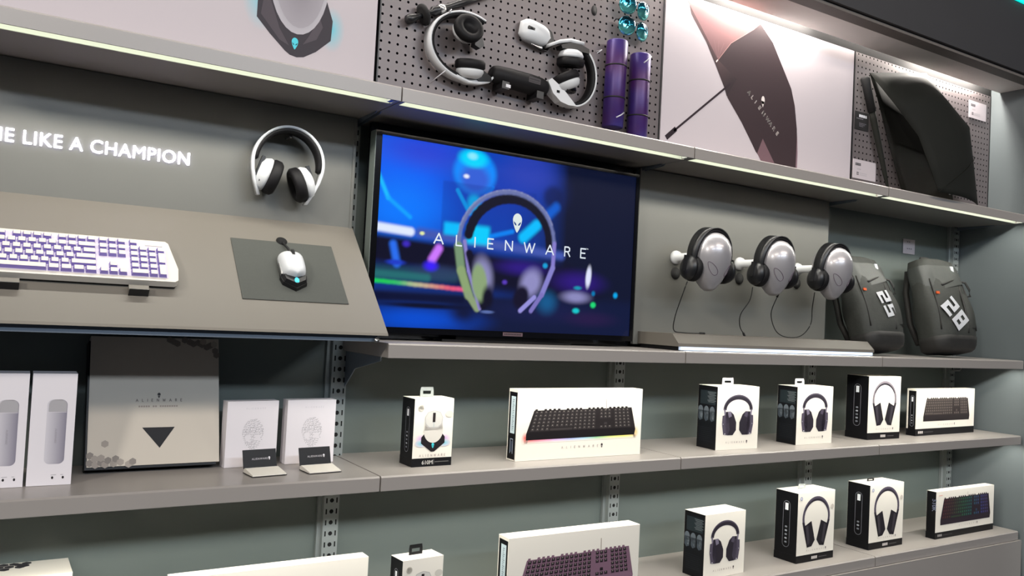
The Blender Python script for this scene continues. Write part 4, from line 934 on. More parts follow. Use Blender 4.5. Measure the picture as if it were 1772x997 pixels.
def carton(name, x, y, z, th, w_, d, h, label, cat='box', mtop='carton', side='blackcarton', base=0, group=None):
    t = thing(name, (x, y, z+.0006), label, cat, group, (0, 0, R(th)))
    b = MB(); b.box(0, w_, 0, d, 0, h, mtop)
    if side: b.box(-.0003, 0, .0004, d-.0006, .0004, h-.0008, side)
    if base: b.box(-.0005, w_+.0003, -.0003, d+.0003, 0, base, 'blackcarton')
    b.build('carton_body', t); return t
def tab(t, x, y, z, w_, h, m, clear=False):
    b = MB(); b.box(x-w_/2, x+w_/2, y, y+.001, z, z+h*.28, m); b.box(x-w_/2, x-w_*.30, y, y+.001, z+h*.28, z+h*.62, m); b.box(x+w_*.30, x+w_/2, y, y+.001, z+h*.28, z+h*.62, m)
    b.prism_y([(x-w_/2, z+h*.62), (x+w_/2, z+h*.62), (x+w_*.46, z+h), (x-w_*.46, z+h)], y, y+.001, m)
    b.build('hanging_tab', t)
ink = (160, 150, 146); dk = (64, 58, 62)
def wordrow(a, cx, z, h, wd, c=ink, head=True):
    a.wordmark(cx-wd/2, cx+wd/2-(h*2.2 if head else 0), z, h, c, sw=h*.17)
    if head: a.head(cx+wd/2, z+h*.5, h*2.1, dk, (220, 214, 204))
    a.up()

def headset_box(kind, x, y, z, th, w_, d, h, label, group=None):
    base = 0 if kind == 'A' else .026
    t = carton('headset_box', x, y, z, th, w_, d, h, label, base=base)
    a = Art((0, 0, 0)); a.up(3)
    a.text and None
    if kind == 'A':
        hs_print(a, w_*.5, h*.53, w_*.75, 'A'); wordrow(a, w_*.48, h*.105, .0055, w_*.50)
        a.build('printed_headset_picture', t)
        s = Art((-.0003, d, 0), (0, -1, 0)); side_photo(s, d, h); s.build('printed_side_panel', t)
    else:
        hs_print(a, w_*.50, h*.573, w_*.76, 'B' if kind == 'B' else 'C'); wordrow(a, w_*.52, h*.155, .0045, w_*.52)
        a.text('920H' if False else 'H510', w_*.40, .008, .009, (200, 200, 204), bold=.02) if False else None
        a.up(3)
        for k in range(4): a.rect(w_*(.40+.04*k), .008, w_*(.433+.04*k), .018, (196, 190, 186))
        for k in range(10): a.rect(w_*(.60+.022*k), .011, w_*(.614+.022*k), .0135, (110, 106, 108))
        if kind == 'B': a.ell(w_*.08, h*.92, .007, .007, (132, 136, 156), 16); a.up(); a.ell(w_*.08, h*.92, .0045, .0045, (190, 190, 206), 12); a.ell(w_*.93, h*.76, .009, .009, (190, 182, 172), 16)
        a.build('printed_headset_picture', t)
        s = Art((-.0003, d, 0), (0, -1, 0)); s.up(2); side_icons(s, d, h, 3 if label.startswith('tall black based') else 5); s.build('printed_side_panel', t)
    return t
t = headset_box('A', 1.220, -.264, Z3, -1.4, .194, .090, .210, 'white headset box with tab, left of two on third shelf'); tab(t, .105, .06, .2105, .052, .024, 'cartonc')
t = headset_box('A', 1.629, -.255, Z3, .7, .201, .087, .208, 'white headset box with tab, right of two on third shelf'); tab(t, .085, .06, .2085, .050, .024, 'cartonc')
t = headset_box('C', 2.068, -.235, Z3, -.6, .203, .099, .246, 'tallest headset box on the third shelf with black base')
t = headset_box('A', 1.167, -.285, Z4, 2.6, .197, .090, .209, 'white headset box on the lowest shelf right of the purple keyboard box')
t = headset_box('B', 1.623, -.281, Z4, 1.2, .208, .096, .246, 'headset box with five side icons and tab on the lowest shelf'); tab(t, .09, .055, .2465, .040, .018, 'upright')
t = headset_box('B', 2.050, -.270, Z4, .8, .219, .096, .245, 'tall black based headset box beside the last keyboard box'); tab(t, .09, .06, .2455, .044, .011, 'blackcarton')

def mouse_box(x, y, z, th, w_, d, h, label, tm):
    t = carton('mouse_box', x, y, z, th, w_, d, h, label, base=.022)
    a = Art((0, 0, 0)); a.up(4)
    bgc = (224, 219, 208)
    for sg in (-1, 1):
        cx = w_*.5+sg*w_*.30; a.glow(cx, h*.40, w_*.17, h*.085, (190, 150, 205), bgc); a.up(); a.glow(cx, h*.34, w_*.15, h*.055, (120, 190, 205), (200, 195, 205)); a.up()
    a.poly([(w_*.20, h*.43), (w_*.20, h*.34), (w_*.46, h*.215), (w_*.54, h*.215), (w_*.80, h*.34), (w_*.80, h*.43), (w_*.70, h*.50), (w_*.30, h*.50)], (34, 30, 34)); a.up()
    a.ell(w_*.5, h*.53, w_*.245, h*.185, (205, 200, 192), 28); a.rect(w_*.275, h*.53, w_*.725, h*.70, (205, 200, 192)); a.ell(w_*.5, h*.70, w_*.225, h*.125, (198, 196, 190), 24); a.up()
    a.poly([(w_*.27, h*.72), (w_*.29, h*.62), (w_*.38, h*.565), (w_*.62, h*.565), (w_*.71, h*.62), (w_*.73, h*.72), (w_*.66, h*.80), (w_*.5, h*.825), (w_*.34, h*.80)], (176, 174, 170)); a.up()
    a.poly([(w_*.285, h*.72), (w_*.305, h*.63), (w_*.39, h*.58), (w_*.61, h*.58), (w_*.695, h*.63), (w_*.715, h*.72), (w_*.65, h*.79), (w_*.5, h*.815), (w_*.35, h*.79)], (196, 194, 188)); a.up()
    a.rect(w_*.465, h*.65, w_*.535, h*.79, (40, 34, 34)); a.rect(w_*.495, h*.58, w_*.505, h*.65, (140, 160, 165)); a.head(w_*.5, h*.305, .014, (70, 190, 200), (34, 60, 66))
    a.ell(w_*.16, h*.865, .009, .009, (196, 192, 180), 18); a.ell(w_*.16, h*.865, .0075, .0075, bgc, 18); a.ell(w_*.89, h*.77, .012, .009, (196, 192, 182), 16); a.up()
    a.text('P', w_*.14, h*.85, .006, (170, 166, 156)); wordrow(a, w_*.5, h*.145, .006, w_*.66, head=False)
    a.up(4); a.text('610M', w_*.24, .006, .0105, (222, 220, 214), bold=.025); a.rect(w_*.535, .005, w_*.54, .018, (180, 178, 172))
    for k in range(12): a.rect(w_*(.57+.03*k), .0105, w_*(.59+.03*k), .0125, (120, 118, 114))
    a.build('printed_mouse_picture', t)
    s = Art((-.0005, d, 0), (0, -1, 0)); s.up(2); side_icons(s, d, h, 5); s.build('printed_side_panel', t)
    tab(t, w_*.48, d*.6, h+.0006, .040, .026, tm); return t
mouse_box(.124, -.249, Z3, 1.4, .118, .071, .179, 'mouse box marked 610M on the third shelf under the television', 'upright')
mouse_box(.085, -.310, Z4, 4.7, .121, .061, .189, 'mouse box on the lowest shelf at the bottom edge', 'blackcarton')

def kb_print(a, x0, x1, z0, z1, skew, body, front, glow=None, rows_=6, keyc=(56, 52, 52), frontc=(26, 23, 25), lift=0, purple=False):
    """keyboard picture: trapezoid wider at the bottom"""
    def P(u, v): s = (1-v)*0+v*skew; xa = x0+s; xb = x1-s*.7; return (xa+(xb-xa)*u, z0+(z1-z0)*v+lift*u)
    if glow:
        n = len(glow)-1
        for k in range(n):
            u0, u1 = k/n, (k+1)/n
            pa, pb = P(u0, 0), P(u1, 0); hh = (z1-z0)*.11
            a.raw([(pa[0], pa[1]+.001), (pb[0], pb[1]+.001), (pb[0], pb[1]-hh*.45), (pa[0], pa[1]-hh*.45), (pa[0], pa[1]-hh), (pb[0], pb[1]-hh)], [(0, 1, 2, 3), (3, 2, 5, 4)],
                  [glow[k], glow[k+1], tuple((g_+w3)//2 for g_, w3 in zip(glow[k+1], (224, 219, 208))), tuple((g_+w3)//2 for g_, w3 in zip(glow[k], (224, 219, 208))), (224, 219, 208), (224, 219, 208)])
        for (u, v, c) in ((0.0, .08, glow[0]), (1.0, .10, (236, 190, 120))): p = P(u, v); a.glow(p[0], p[1], .013, (z1-z0)*.22, c, (224, 219, 208), 16)
        a.up()
    a.poly([P(0, .20), P(.012, 0), P(.982, 0), P(1, .20), P(.985, 1), P(.015, 1)], body); a.up()
    a.poly([P(.0, .20), P(.012, 0), P(.982, 0), P(1, .20), P(.97, front), P(.03, front)], frontc)
    lay = [(.03, .62, 14), (.655, .775, 3), (.80, .965, 4)]
    for r_ in range(rows_):
        v0 = front+.03+(1-front-.03)*r_/rows_; v1 = v0+(1-front)/rows_*.72
        for (ua, ub, n) in lay:
            if ua == .655 and r_ == 1 or ua == .655 and r_ == 2: 
                if r_ == 2: continue
                rng = [1]
            else: rng = range(n)
            for k in rng:
                if r_ == 0 and ua < .1 and 4 <= k <= 8: continue
                q0 = ua+(ub-ua)*k/n; q1 = q0+(ub-ua)/n*.74
                a.poly([P(q0, v0), P(q1, v0), P(q1-.001, v1), P(q0+.001, v1)], keyc if not callable(keyc) else keyc(q0, v0))
    v0 = front+.03; a.poly([P(.03+.59*4/14, v0), P(.03+.59*8.7/14, v0), P(.03+.59*8.7/14, v0+.07), P(.03+.59*4/14, v0+.07)], keyc if not callable(keyc) else keyc(.3, .3))
    a.up(); 
    for r_ in range(rows_):
        v0 = front+.03+(1-front-.03)*r_/rows_+.045
        for (ua, ub, n) in lay:
            for k in range(n):
                if (ua == .655 and r_ in (1, 2)) or (r_ == 0 and ua < .1 and 4 <= k <= 8): continue
                q0 = ua+(ub-ua)*(k+.22)/n; a.poly([P(q0, v0), P(q0+.010, v0), P(q0+.010, v0+.03), P(q0, v0+.03)], (128, 122, 116) if not callable(keyc) else tuple(min(255, int(c*1.5)) for c in keyc(q0, v0)))
    for k in range(22):
        if k in (1, 6, 11, 16): continue
        q0 = .02+k*.0435*.98; a.poly([P(q0, .985), P(q0+.027, .985), P(q0+.025, 1.045), P(q0+.003, 1.045)], body)
    a.up(); return P
def kb_side(t, d, h, kind):
    s = Art((-.0003, d, 0), (0, -1, 0)); s.up(1)
    if kind == 'label':
        s.rect(d*.10, h*.02, d*.94, h*.96, (14, 14, 17)); s.up(); s.rect(d*.30, h*.38, d*.80, h*.90, (196, 214, 220)); s.up()
        for k in range(18): s.rect(d*.48, h*(.42+.025*k), d*(.58+.04*(k % 3)), h*(.432+.025*k), (120, 136, 146))
        s.path([(d*.38, h*.10), (d*.38, h*.30), (d*.66, h*.30), (d*.66, h*.10)], .0022, (150, 160, 176)); s.rect(d*.45, h*.12, d*.60, h*.27, (60, 70, 86))
    elif kind == 'icons':
        s.rect(d*.18, h*.0, d*.98, h*.96, (14, 14, 17)); s.up(); side_icons(s, d*1.15, h, 4)
    else:
        for k, hh in enumerate((.74, .62, .55)): pass
        s.text('510K', d*.62, h*.84, d*.42, (120, 126, 150), rot=R(-90), bold=.03)
    s.build('printed_side_panel', t)
rain = [(236, 80, 70), (236, 110, 140), (200, 150, 215), (150, 160, 225), (140, 190, 225), (110, 185, 120), (190, 205, 90), (235, 220, 80), (236, 190, 120)]
t = carton('keyboard_box', .442, -.254, Z3, .5, .464, .046, .202, 'keyboard box with rainbow lit edge under the television', side=None)
a = Art((0, 0, 0)); a.up(2)
kb_print(a, .028, .444, .058, .142, .024, (36, 32, 33), .27, rain, lift=.004); a.line((.322, .142), (.3195, .172), .0022, (150, 146, 140)); wordrow(a, .235, .030, .0065, .15)
a.build('printed_keyboard_picture', t); kb_side(t, .046, .202, 'label')
t = carton('keyboard_box', .401, -.308, Z4, -.8, .462, .054, .214, 'keyboard box with purple keyboard picture on the lowest shelf', side=None)
a = Art((0, 0, 0)); a.up(2)
kb_print(a, .030, .446, .040, .148, .026, (120, 92, 108), .30, None, keyc=(40, 33, 38), frontc=(128, 98, 116), lift=.006); a.line((.318, .152), (.317, .186), .0022, (140, 128, 118)); a.build('printed_keyboard_picture', t); kb_side(t, .054, .214, 'label')
t = carton('keyboard_box', 2.419, -.213, Z3, 2.0, .462, .040, .192, 'smaller keyboard box at the right end of the third shelf', side=None, base=.028)
a = Art((0, 0, 0)); a.up(4)
kb_print(a, .050, .425, .058, .152, .022, (46, 40, 40), .26, None, keyc=(84, 76, 72), frontc=(42, 37, 38)); a.line((.222, .152), (.222, .172), .0014, (170, 166, 160)); wordrow(a, .235, .040, .005, .13); a.up(3)
for k in range(3): a.rect(.018+k*.013, .009, .028+k*.013, .019, (196, 190, 186))
for k in range(8): a.rect(.062+k*.009, .012, .067+k*.009, .016, (90, 86, 88))
a.build('printed_keyboard_picture', t); kb_side(t, .040, .192, 'icons')
t = carton('keyboard_box', 2.481, -.275, Z4, .7, .446, .040, .192, 'black based keyboard box at the right end of the lowest shelf', base=.026)
a = Art((0, 0, 0)); a.up(4)
def kc(u, v):
    p = [(70, 40, 44), (60, 50, 44), (44, 76, 56), (40, 72, 74), (52, 54, 96), (62, 48, 72)]; q = min(4.999, u*5); i = int(q); f = q-i
    return tuple(int(p[i][j]*(1-f)+p[i+1][j]*f) for j in range(3))
kb_print(a, .030, .422, .054, .160, .022, (42, 34, 42), .20, None, keyc=kc, frontc=(46, 38, 46)); a.line((.235, .158), (.235, .178), .0014, (120, 100, 90)); a.text('TactX', .018, .174, .004, (200, 130, 120)) if False else None
a.rect(.018, .174, .045, .1765, (222, 160, 146)); wordrow(a, .245, .040, .005, .14); a.up(3)
for k in range(3): a.rect(.016+k*.011, .009, .025+k*.011, .018, (150, 146, 144))
for k in range(8): a.rect(.055+k*.009, .011, .060+k*.009, .015, (80, 76, 78))
a.build('printed_keyboard_picture', t); kb_side(t, .040, .192, 'number')
# plain white boxes, bottom left
t = carton('keyboard_box', -.462, -.275, Z4, 0, .468, .042, .200, 'plain white long box on the lowest shelf at bottom left', side=None, mtop='carton')
a = Art((0, 0, 0)); kb_print(a, .03, .44, .045, .135, .02, (60, 56, 58), .27, None); a.line((.322, .139), (.320, .165), .0022, (150, 146, 140)); a.build('printed_keyboard_picture', t)
t = carton('gift_carton', -.93, -.139, Z4, 0, .285, .118, .200, 'white carton with dark hexagon pattern at bottom left corner', side=None, mtop='carton')
def hexa(a, cx, cy, r, c): a.poly([(cx+r*math.cos(R(60*k+30)), cy+r*math.sin(R(60*k+30))) for k in range(6)], c)
a = Art((0, 0, .2), (1, 0, 0), (0, 1, 0)); random.seed(2)
for (cx, cy) in [(.155, .106), (.165, .088), (.175, .106), (.185, .098), (.195, .088), (.20, .106), (.145, .088), (.135, .106), (.155, .07), (.12, .098), (.105, .106), (.185, .08)]: hexa(a, cx, cy, .0108, (52, 50, 54)); a.up(.3)
a.build('printed_hexagons', t)

# third shelf, left bay
for i, (x, wl) in enumerate(((-.752, 'white bottle box nearer the stone grey carton'), (-.842, 'white bottle box at the left edge of the photo'))):
    t = carton('bottle_box', x, -.215, Z3, -2.0, .084, .070, .237, wl, side=None, mtop='cartonc')
    a = Art((0, 0, 0)); w_, h = .084, .237
    def rr(x0, x1, z0, z1, rt, rb, n=8):
        p = []
        for cx, cz, r, a0 in ((x1-rt, z1-rt, rt, 0), (x0+rt, z1-rt, rt, 90), (x0+rb, z0+rb, rb, 180), (x1-rb, z0+rb, rb, 270)):
            p += [(cx+r*math.cos(R(a0+90*k/n)), cz+r*math.sin(R(a0+90*k/n))) for k in range(n+1)]
        return p
    pts = rr(.030, .068, .045, .182, .012, .011); a.poly(pts, [tuple(int(v) for v in ((204-1900*(p[0]-.03), 200-1900*(p[0]-.03), 206-1700*(p[0]-.03)))) for p in pts]); a.up()
    pts = rr(.033, .067, .156, .182, .012, .001); a.poly(pts, [(112, 108, 112) if .042 < p[0] < .060 else (168, 165, 168) for p in pts]); a.up()
    a.rect(.031, .1545, .067, .1555, (206, 202, 206)); a.text('ALIENWARE', .0475, .120, .004, (146, 142, 148), rot=R(-90))
    for k in range(2): a.ell(.048+k*.02, .016, .0022, .003, (40, 36, 38), 10); a.rect(.045+k*.018, .0215, .055+k*.013, .0225, (160, 156, 160))
    a.build('printed_bottle_picture', t)
TL = math.atan2(.085, .305)
t = thing('gift_carton', (-.630, -.128, Z3+.0118), 'large stone grey carton with black triangle leaning on the wall', 'box', None, (-TL, 0, 0))
MB().box(0, .292, .0, .034, .006, .312, 'stone').build('carton_lid', t)
MB().box(.0, .285, .003, .040, 0.0, .006, 'blackcarton').box(-.004, .0, .002, .040, 0, .30, 'blackcarton').build('carton_tray', t)
a = Art((0, 0, 0)); fx, fz = .292, .306
def Q(u, v): return (u*fx, .006+v*fz)
a.poly([Q(.395, .285), Q(.53, .125), Q(.645, .285)], (22, 20, 22)); a.build('printed_triangle', t); a = Art((0, 0, 0)); a.wordmark(Q(.345, 0)[0], Q(.70, 0)[0], Q(0, .487)[1], .0062, (112, 102, 98), sw=.0012); a.head(*Q(.52, .535), .013, (40, 36, 38), (180, 172, 160))
for k in range(17):
    if k not in (5, 8): a.rect(Q(.365+k*.018, 0)[0], Q(0, .443)[1], Q(.378+k*.018, 0)[0], Q(0, .456)[1], (150, 138, 130))
a.build('printed_wordmark', t); a = Art((0, 0, 0))
g1, g2 = (150, 142, 134), (128, 121, 115)
for (u, v, c) in [(.02, .03, g2), (.06, .015, g1), (.10, .03, g2), (.02, .085, g2), (.055, .06, g1), (.13, .015, g1), (.15, .045, g2), (.19, .02, g1), (.205, .055, g2), (.24, .03, g1), (.30, .012, g1), (.33, .03, g2), (.10, .065, g1), (.125, .17, g1)]: hexa(a, *Q(u, v), .0085, c); a.up(.2)
for (u, v, c) in [(.97, .90, g2), (.93, .945, g2), (.96, .955, (170, 162, 150)), (.90, .93, g2), (.86, .95, g2), (.83, .965, g2), (.87, .975, (160, 150, 140)), (.79, .955, g2), (.76, .97, g2), (.72, .985, g2), (.63, .97, g2), (.66, .955, g2), (.60, .985, g2), (.98, .865, g2)]: hexa(a, *Q(u, v), .0085, c); a.up(.2)
a.build('printed_hexagons', t)
for i, (x, y, th, w_, d, h, lb) in enumerate(((-.326, -.128, 5.0, .131, .034, .163, 'white box with dotted alien face beside the stone grey carton'), (-.173, -.120, 2.0, .131, .037, .164, 'white box with dotted alien face beside the slotted upright'))):
    t = carton('gift_box', x, y, Z3, th, w_, d, h, lb, side=None, mtop='cartonc')
    a = Art((0, 0, 0)); a.wordmark(w_*.36, w_*.74, h*.875, .0038, (200, 196, 202), sw=.0006); cx, cz = w_*.52, h*.49; g = (148, 146, 148); g = (128, 126, 130); rnd = random.Random(7)
    for j in range(17):
        v = -1+2*(j+.5)/17; hw = math.sqrt(max(0, 1-v*v))*(1 if v > 0 else 1-.35*abs(v)**1.5)*w_*.205; zz = cz+v*h*.235; x_ = cx-hw; hh = h*.0095 if j not in (10, 11) else h*.017
        while x_ < cx+hw-.002:
            l = rnd.uniform(.002, .006); xe = min(x_+l, cx+hw); mx = (x_+xe)/2-cx
            ey = abs(abs(mx)-w_*.10+(v+.3)*w_*.0) < w_*.055 and -.42 < v+abs(mx)/w_*-.9+.12 < -.02
            if not ey: 
                a.path([(x_, zz-hh), (x_, zz+hh), (xe, zz+hh)] if rnd.random() < .5 else [(x_, zz), (xe, zz), (xe, zz-hh)], .0006, g)
            x_ = xe+.0012
    a.build('printed_alien_face', t)
for x, y, th, lb in ((-.292, -.262, 6, 'small black and cream folding card stand, left of two'), (-.155, -.262, 5, 'small black and cream folding card stand, right of two')):
    t = thing('card_stand', (x, y, Z3+.001), lb, 'card stand', None, (0, 0, R(th)))
    MB().prism_x([(0, 0), (0, .004), (.052, .0125), (.060, .010), (.060, 0)], 0, .083, 'carton').build('stand_base', t)
    MB().box(-.001, .084, -.001, .061, 0, .0015, 'blackcarton').build('stand_sole', t)
    o = MB().box(-.001, .082, 0, .003, 0, .045, 'blackcarton').build('card_panel', t, (0, .056, .010), (R(-18), 0, 0))
    a = Art((0, 0, 0)); a.text('ALIENWARE', .020, .020, .0048, (190, 186, 190), width=.040, spacing=1.2); a.head(.064, .0225, .008, (225, 222, 226), (30, 28, 32)); a.build('printed_wordmark', o)

# ------------------------------------------------------------------ things on the first pegboard
FY = -.1525
def peg_headset(name, cx, cz, flip, label):
    t = thing(name, (cx, FY-.030, cz), label, 'headset')
    s = -1 if not flip else 1          # side of the band
    b = MB(); bi = MB(); ro = []; ri = []; n = 34
    rx, rz = (.114, .092) if not flip else (.080, .094)
    a0, a1 = (62, 300) if not flip else (62, -96)
    for k in range(n):
        f = k/(n-1); a = R(a0+(a1-a0)*f); w_ = .015+.004*math.sin(math.pi*f)
        x, z = rx*math.cos(a), rz*math.sin(a); nx, nz = math.cos(a), math.sin(a)
        ro.append([(x+nx*.005, -w_, z+nz*.005), (x+nx*.006, w_, z+nz*.006), (x, w_, z), (x, -w_, z)])
        ri.append([(x, -w_*.9, z), (x, w_*.9, z), (x-nx*.009, w_*.8, z-nz*.009), (x-nx*.009, -w_*.8, z-nz*.009)])
    b.loft(ro, 'white'); b.build('headband', t); bi.loft(ri, 'leather'); bi.build('headband_padding', t)
    return t
def cup(t, loc, axis_rot, plate=True):
    mm = Matrix.Translation(loc) @ axis_rot
    b = MB().lathe([(0, -.017), (.020, -.016), (.031, -.009), (.036, .002), (.035, .008), (0, .008)], 'white', axis='z', n=28, sx=1.12); b.xform(mm); b.build('ear_cup', t)
    b = MB().lathe([(0, .008), (.034, .008), (.040, .013), (.040, .028), (.036, .034), (.022, .035), (.018, .024), (0, .023)], 'leather', axis='z', n=28, sx=1.1); b.xform(mm); b.build('ear_pad', t)
    if plate:
        b = MB(); b.loft([[(.024*math.copysign(abs(math.cos(a))**.6, math.cos(a)), -.014*math.copysign(abs(math.sin(a))**.6, math.sin(a)), z) for a in [2*math.pi*k/20 for k in range(20)]] for z in (-.020, -.012)], 'black'); b.xform(mm); b.build('cup_plate', t)
RX = lambda d: Matrix.Rotation(R(d), 4, 'X'); RY = lambda d: Matrix.Rotation(R(d), 4, 'Y'); RZ = lambda d: Matrix.Rotation(R(d), 4, 'Z')
t = peg_headset('white_headset', .252, 2.242, False, 'white headset lying sideways on the pegboard, opening right')
cup(t, (-.014, -.02, .036), RX(78) @ RZ(0)); cup(t, (.012, -.012, -.072), RX(8) @ RY(-4), False)
MB().prism_y([(.006, .072), (.024, .069), (.046, .032), (.052, .012), (.040, .002), (.022, .008), (.024, .038)], -.016, .008, 'black').build('swivel_arm', t)
MB().loft([[(x, -.017, z), (x, .016, z+.002), (x, .016, z+.010), (x, -.017, z+.008)] for x, z in ((-.03, -.094), (.01, -.103), (.045, -.100), (.075, -.090), (.088, -.074))], 'white').build('band_end', t)
MB().prism_y([(.022, -.060), (.05, -.058), (.078, -.072), (.082, -.086), (.04, -.092), (.028, -.085)], -.019, .004, 'gloss').build('cup_plate', t)
t = peg_headset('white_headset', .622, 2.236, True, 'white headset lying sideways on the pegboard, opening left')
cup(t, (-.012, -.010, .056), RX(188)@RY(4), False); cup(t, (-.020, -.014, -.036), RX(-8) @ RY(-24), False)
MB().prism_y([(-.055, .078), (-.02, .092), (.02, .094), (.05, .086), (.052, .072), (-.02, .072), (-.05, .068)], -.018, .012, 'black').build('cup_plate', t)
MB().loft([[(x, -.019, z), (x, .016, z), (x, .016, z+.012), (x, -.019, z+.010)] for x, z in ((-.095, .064), (-.06, .082), (-.02, .094), (.03, .094))], 'white').build('band_end', t)
b = MB(); b.prism_y([(-.098, -.040), (-.085, -.030), (-.045, -.052), (-.004, -.086), (.010, -.098), (-.02, -.100), (-.05, -.094), (-.078, -.074)], -.022, .010, 'white'); b.box(-.066, -.055, -.0225, -.022, -.070, -.062, 'dark'); b.build('band_end', t)
b = MB(); b.loft([[(-.03+.034*math.cos(a)*q, y, -.042+.017*math.sin(a)*q-.012*math.cos(a)*q) for a in [2*math.pi*k/18 for k in range(18)]] for y, q in ((-.030, .9), (-.024, 1), (-.01, 1))], 'gloss'); b.build('cup_plate', t)
tag(MB().tube([(.185, FY-.052, 2.318), (.19, FY-.055, 2.328), (.20, FY-.02, 2.336), (.192, FY+.000, 2.325)], .0015, 'tie', 6).build('cable_tie'), 'clear cable tie at the top of the left pegboard headset', 'cable tie')
tag(MB().tube([(.185, FY-.0525, 2.160), (.175, FY-.055, 2.150), (.168, FY-.03, 2.14), (.165, FY-.001, 2.13)], .0015, 'tie', 6).build('cable_tie'), 'clear cable tie at the bottom of the left pegboard headset', 'cable tie')
tag(MB().tube([(.70, FY-.0525, 2.315), (.715, FY-.055, 2.328), (.728, FY-.03, 2.335), (.735, FY-.001, 2.34)], .0015, 'tie', 6).build('cable_tie'), 'clear cable tie on the right pegboard headset', 'cable tie')
t = mouse((.500, FY-.006, 2.336), (R(90), R(0), R(0)), 'white mouse with black tail mounted on the pegboard', False)
t.rotation_euler = Matrix.Rotation(R(64), 4, 'Y').to_euler() if False else (Matrix.Rotation(R(-80), 4, 'Y') @ Matrix.Rotation(R(90), 4, 'X')).to_euler(); t.scale = (1.1, 1.08, .9)
# black speaker-like cylinder
t = thing('cylinder_speaker', (.432, FY-.034, 2.180), 'black cylinder between the two white headsets on the pegboard', 'speaker', None, (0, R(3), 0)); t.scale = (.92, .92, .92)
MB().lathe([(0, -.105), (.018, -.104), (.024, -.098), (.028, -.085), (.031, -.04), (.032, .04), (.030, .08), (.025, .100), (.015, .108), (0, .109)], 'leather', axis='x', n=28).build('speaker_body', t)
a = Art((.018, -.0322, -.004)); a.rect(0, 0, .044, .018, (70, 66, 68)); a.up()
for k in range(9): a.rect(.003+k*.0043, .009, .006+k*.0043, .014, (36, 34, 36)); a.rect(.003+k*.0043, .003, .006+k*.0043, .006, (40, 38, 40))
a.build('printed_label', t)
for x in (-.075, .055): MB().box(x, x+.026, -.028, .032, -.045, -.022, 'black').build('mounting_foot', t)
MB().box(-.062, -.045, -.030, -.026, -.040, -.030, 'tie').build('white_clip', t)
# black stick with disc guard
t = thing('guard_handled_rod', (.085, FY-.02, 2.287), 'black rod with round disc guard at the pegboard top left', 'rod', None, (0, R(-28), R(0)))
MB().lathe([(0, -.014), (.012, -.012), (.014, .0), (.010, .018), (.007, .03), (.008, .036), (0, .036)], 'black', axis='x', n=18).build('pommel', t)
MB().lathe([(0, .036), (.020, .036), (.030, .040), (.030, .046), (.020, .050), (0, .050)], 'rubber', axis='x', n=24).build('disc_guard', t)
MB().lathe([(0, .05), (.008, .05), (.008, .07), (.014, .075), (.012, .10), (.009, .13), (.011, .16), (.009, .28), (0, .28)], 'black', axis='x', n=18).lathe([(.0145, .095), (.0145, .110)], 'steel', axis='x', n=18).build('rod_shaft', t)
tag(MB().lathe([(0, -.001), (.011, -.001), (.011, .0), (0, .0)], 'dark', (.720, FY+.001, 2.468), 'y', 20, sx=1.0, sy=1.5).build('oval_grommet'), 'black oval hole left of the mirrored sunglasses', 'grommet')
def glasses(x, z, label):
    t = thing('sunglasses', (x, FY-.045, z), label, 'sunglasses', None, (R(8), R(3), R(4)))
    for s in (-1, 1):
        b = MB(); n = 22; rr = []
        for k, (q, dy_) in enumerate(((1.0, .004), (1.02, 0), (.8, -.006), (.4, -.010), (.05, -.011))):
            rr.append([(s*.034+q*(.030*math.copysign(abs(math.cos(a))**.8, math.cos(a))), dy_+abs(s*.034+.03*math.cos(a))*.22, q*(.027*math.sin(a)*(1 if math.sin(a) > 0 else 1.18))) for a in [2*math.pi*j/n for j in range(n)]])
        b.loft(rr, 'lens'); b.build('lens', t)
        MB().tube([(s*.062, .014, .012), (s*.066, .03, .012), (s*.060, .044, .008)], .0022, 'black', 6).build('temple', t)
    MB().tube([(-.008, .002, .014), (0, -.002, .016), (.008, .002, .014)], .0022, 'steel', 6).build('nose_bridge', t)
glasses(.858, 2.432, 'lower mirrored cyan sunglasses above the purple rolls')
glasses(.858, 2.500, 'upper mirrored cyan sunglasses cut by the top edge')
for x, z0, z1, tl, lb in ((.785, 2.098, 2.375, 1.0, 'purple roll on the left, below the sunglasses'), (.884, 2.062, 2.352, .6, 'purple roll on the right, next to the umbrella poster')):
    t = thing('rolled_mat', (x, FY-.036, z0), lb, 'roll', None, (0, R(tl), 0)); h = z1-z0; r = .0335
    MB().lathe([(0, .001), (r*.9, .001), (r, .004), (r, h-.003), (r*.93, h), (r*.55, h-.002), (0, h-.004)], 'foil', n=32).build('roll_body', t)
    for q in (.33, .70) if x < .83 else (.30, .69):
        MB().lathe([(r+.0003, h*q), (r+.0018, h*q), (r+.0018, h*q+.004), (r+.0003, h*q+.004)], 'rubber', n=32).build('elastic_band', t)
    a = Art((-.015, -r*.93, h*.13 if x < .83 else h*.86)); 
    MB().tube([(-.012, -r*.96, h*(.10 if x < .83 else .88)), (.004, -r*1.01, h*(.135 if x < .83 else .93)), (.020, -r*.85, h*(.175 if x < .83 else .975))], .0022, 'ledp' if False else 'tie', 6).build('pale_stripe', t)

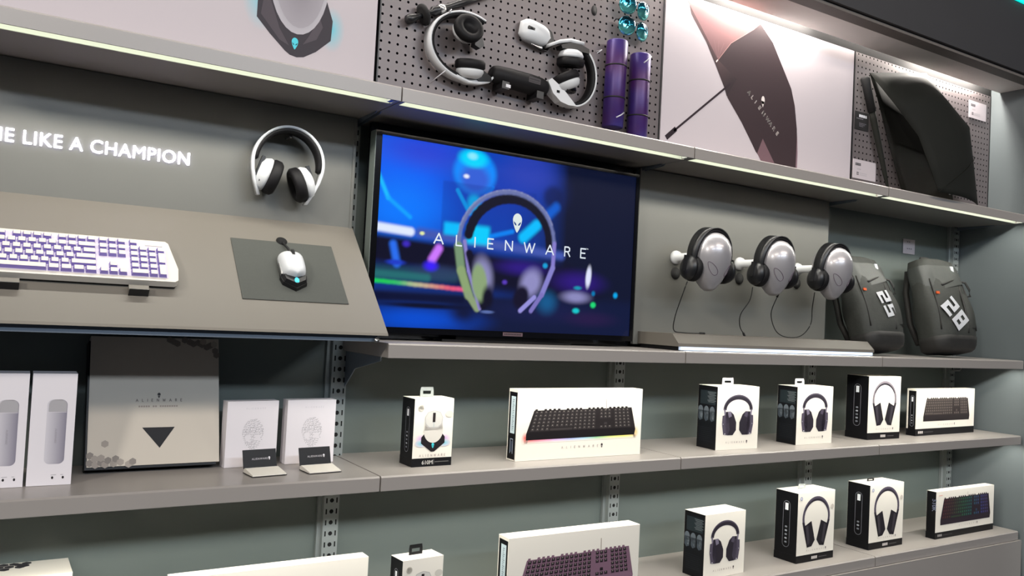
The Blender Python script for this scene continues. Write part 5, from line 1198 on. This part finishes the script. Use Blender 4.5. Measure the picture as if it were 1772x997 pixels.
# ------------------------------------------------------------------ umbrellas on the right pegboard
t = thing('closed_umbrella', (2.057, FY-.024, 2.502), 'thin closed black umbrella standing beside the open one', 'umbrella', None, (0, R(180-22.5), 0))
L = .455
MB().lathe([(0, -.012), (.014, -.012), (.019, -.004), (.017, .02), (.016, .13), (0, .13)], 'rubber', n=18).build('handle', t)
MB().lathe([(0, .13), (.012, .13), (.0135, .16), (.012, .26), (.009, .38), (.005, L-.01), (.002, L), (0, L)], 'canopy', n=14).build('furled_canopy', t)
t = thing('open_umbrella', (2.45, -.20, Z1+.003), 'large half open black umbrella standing on the top shelf', 'umbrella')
O = Vector((2.45, -.20, Z1+.003))
rows_u = [[(2.078, -.180, 2.533), (2.256, -.185, 2.568), (2.469, -.175, 2.610)],
        [(2.106, -.280, 2.389), (2.30, -.315, 2.45), (2.530, -.235, 2.492)],
        [(2.186, -.330, 2.272), (2.42, -.350, 2.33), (2.642, -.270, 2.393)],
        [(2.221, -.360, 2.151), (2.46, -.365, 2.20), (2.702, -.250, 2.281)],
        [(2.262, -.372, 2.060), (2.53, -.350, 2.06), (2.812, -.222, 2.060)]]
def quad(p, q, r, n=10):
    p, q, r = Vector(p), Vector(q), Vector(r); c = q*2-(p+r)/2
    return [p*(1-f)**2+c*2*f*(1-f)+r*f*f for f in [k/n for k in range(n+1)]]
cols = [quad(*r_) for r_ in rows_u]; grid = []
for i in range(len(cols)-1):
    for k in range(5):
        f = k/5; grid.append([tuple(a_.lerp(b_, f)-O) for a_, b_ in zip(cols[i], cols[i+1])])
grid.append([tuple(p-O) for p in cols[-1]])
b = MB(); b.loft(grid, 'canopy', True, False, False)
rb = MB()
for pa, pb, mid_ in (((2.262, -.374, 2.060), (2.702, -.252, 2.281), (2.48, -.366, 2.19)),):
    rb.tube([tuple(p-O) for p in quad(pa, mid_, pb)], .0014, 'canopy', 6)
o = b.build('canopy', t); md = o.modifiers.new('cloth', 'SOLIDIFY'); md.thickness = .0015
rb.build('canopy_ribs', t)

far = [[(2.078, -.178, 2.533), (2.30, -.170, 2.50), (2.50, -.168, 2.48)], [(2.149, -.168, 2.446), (2.35, -.168, 2.40), (2.60, -.168, 2.38)],
       [(2.224, -.168, 2.293), (2.45, -.168, 2.28), (2.66, -.168, 2.27)], [(2.352, -.168, 2.060), (2.55, -.168, 2.06), (2.72, -.168, 2.06)]]
b = MB(); b.loft([[tuple(p-O) for p in quad(*r_)] for r_ in far], 'canopy', True, False, False); o = b.build('far_canopy', t); md = o.modifiers.new('cloth', 'SOLIDIFY'); md.thickness = .0015
MB().lathe([(0, 0), (.004, 0), (.004, .05), (0, .05)], 'steel', tuple(Vector((2.36, -.36, 2.062))-O), 'z', 10).build('ferrule', t)
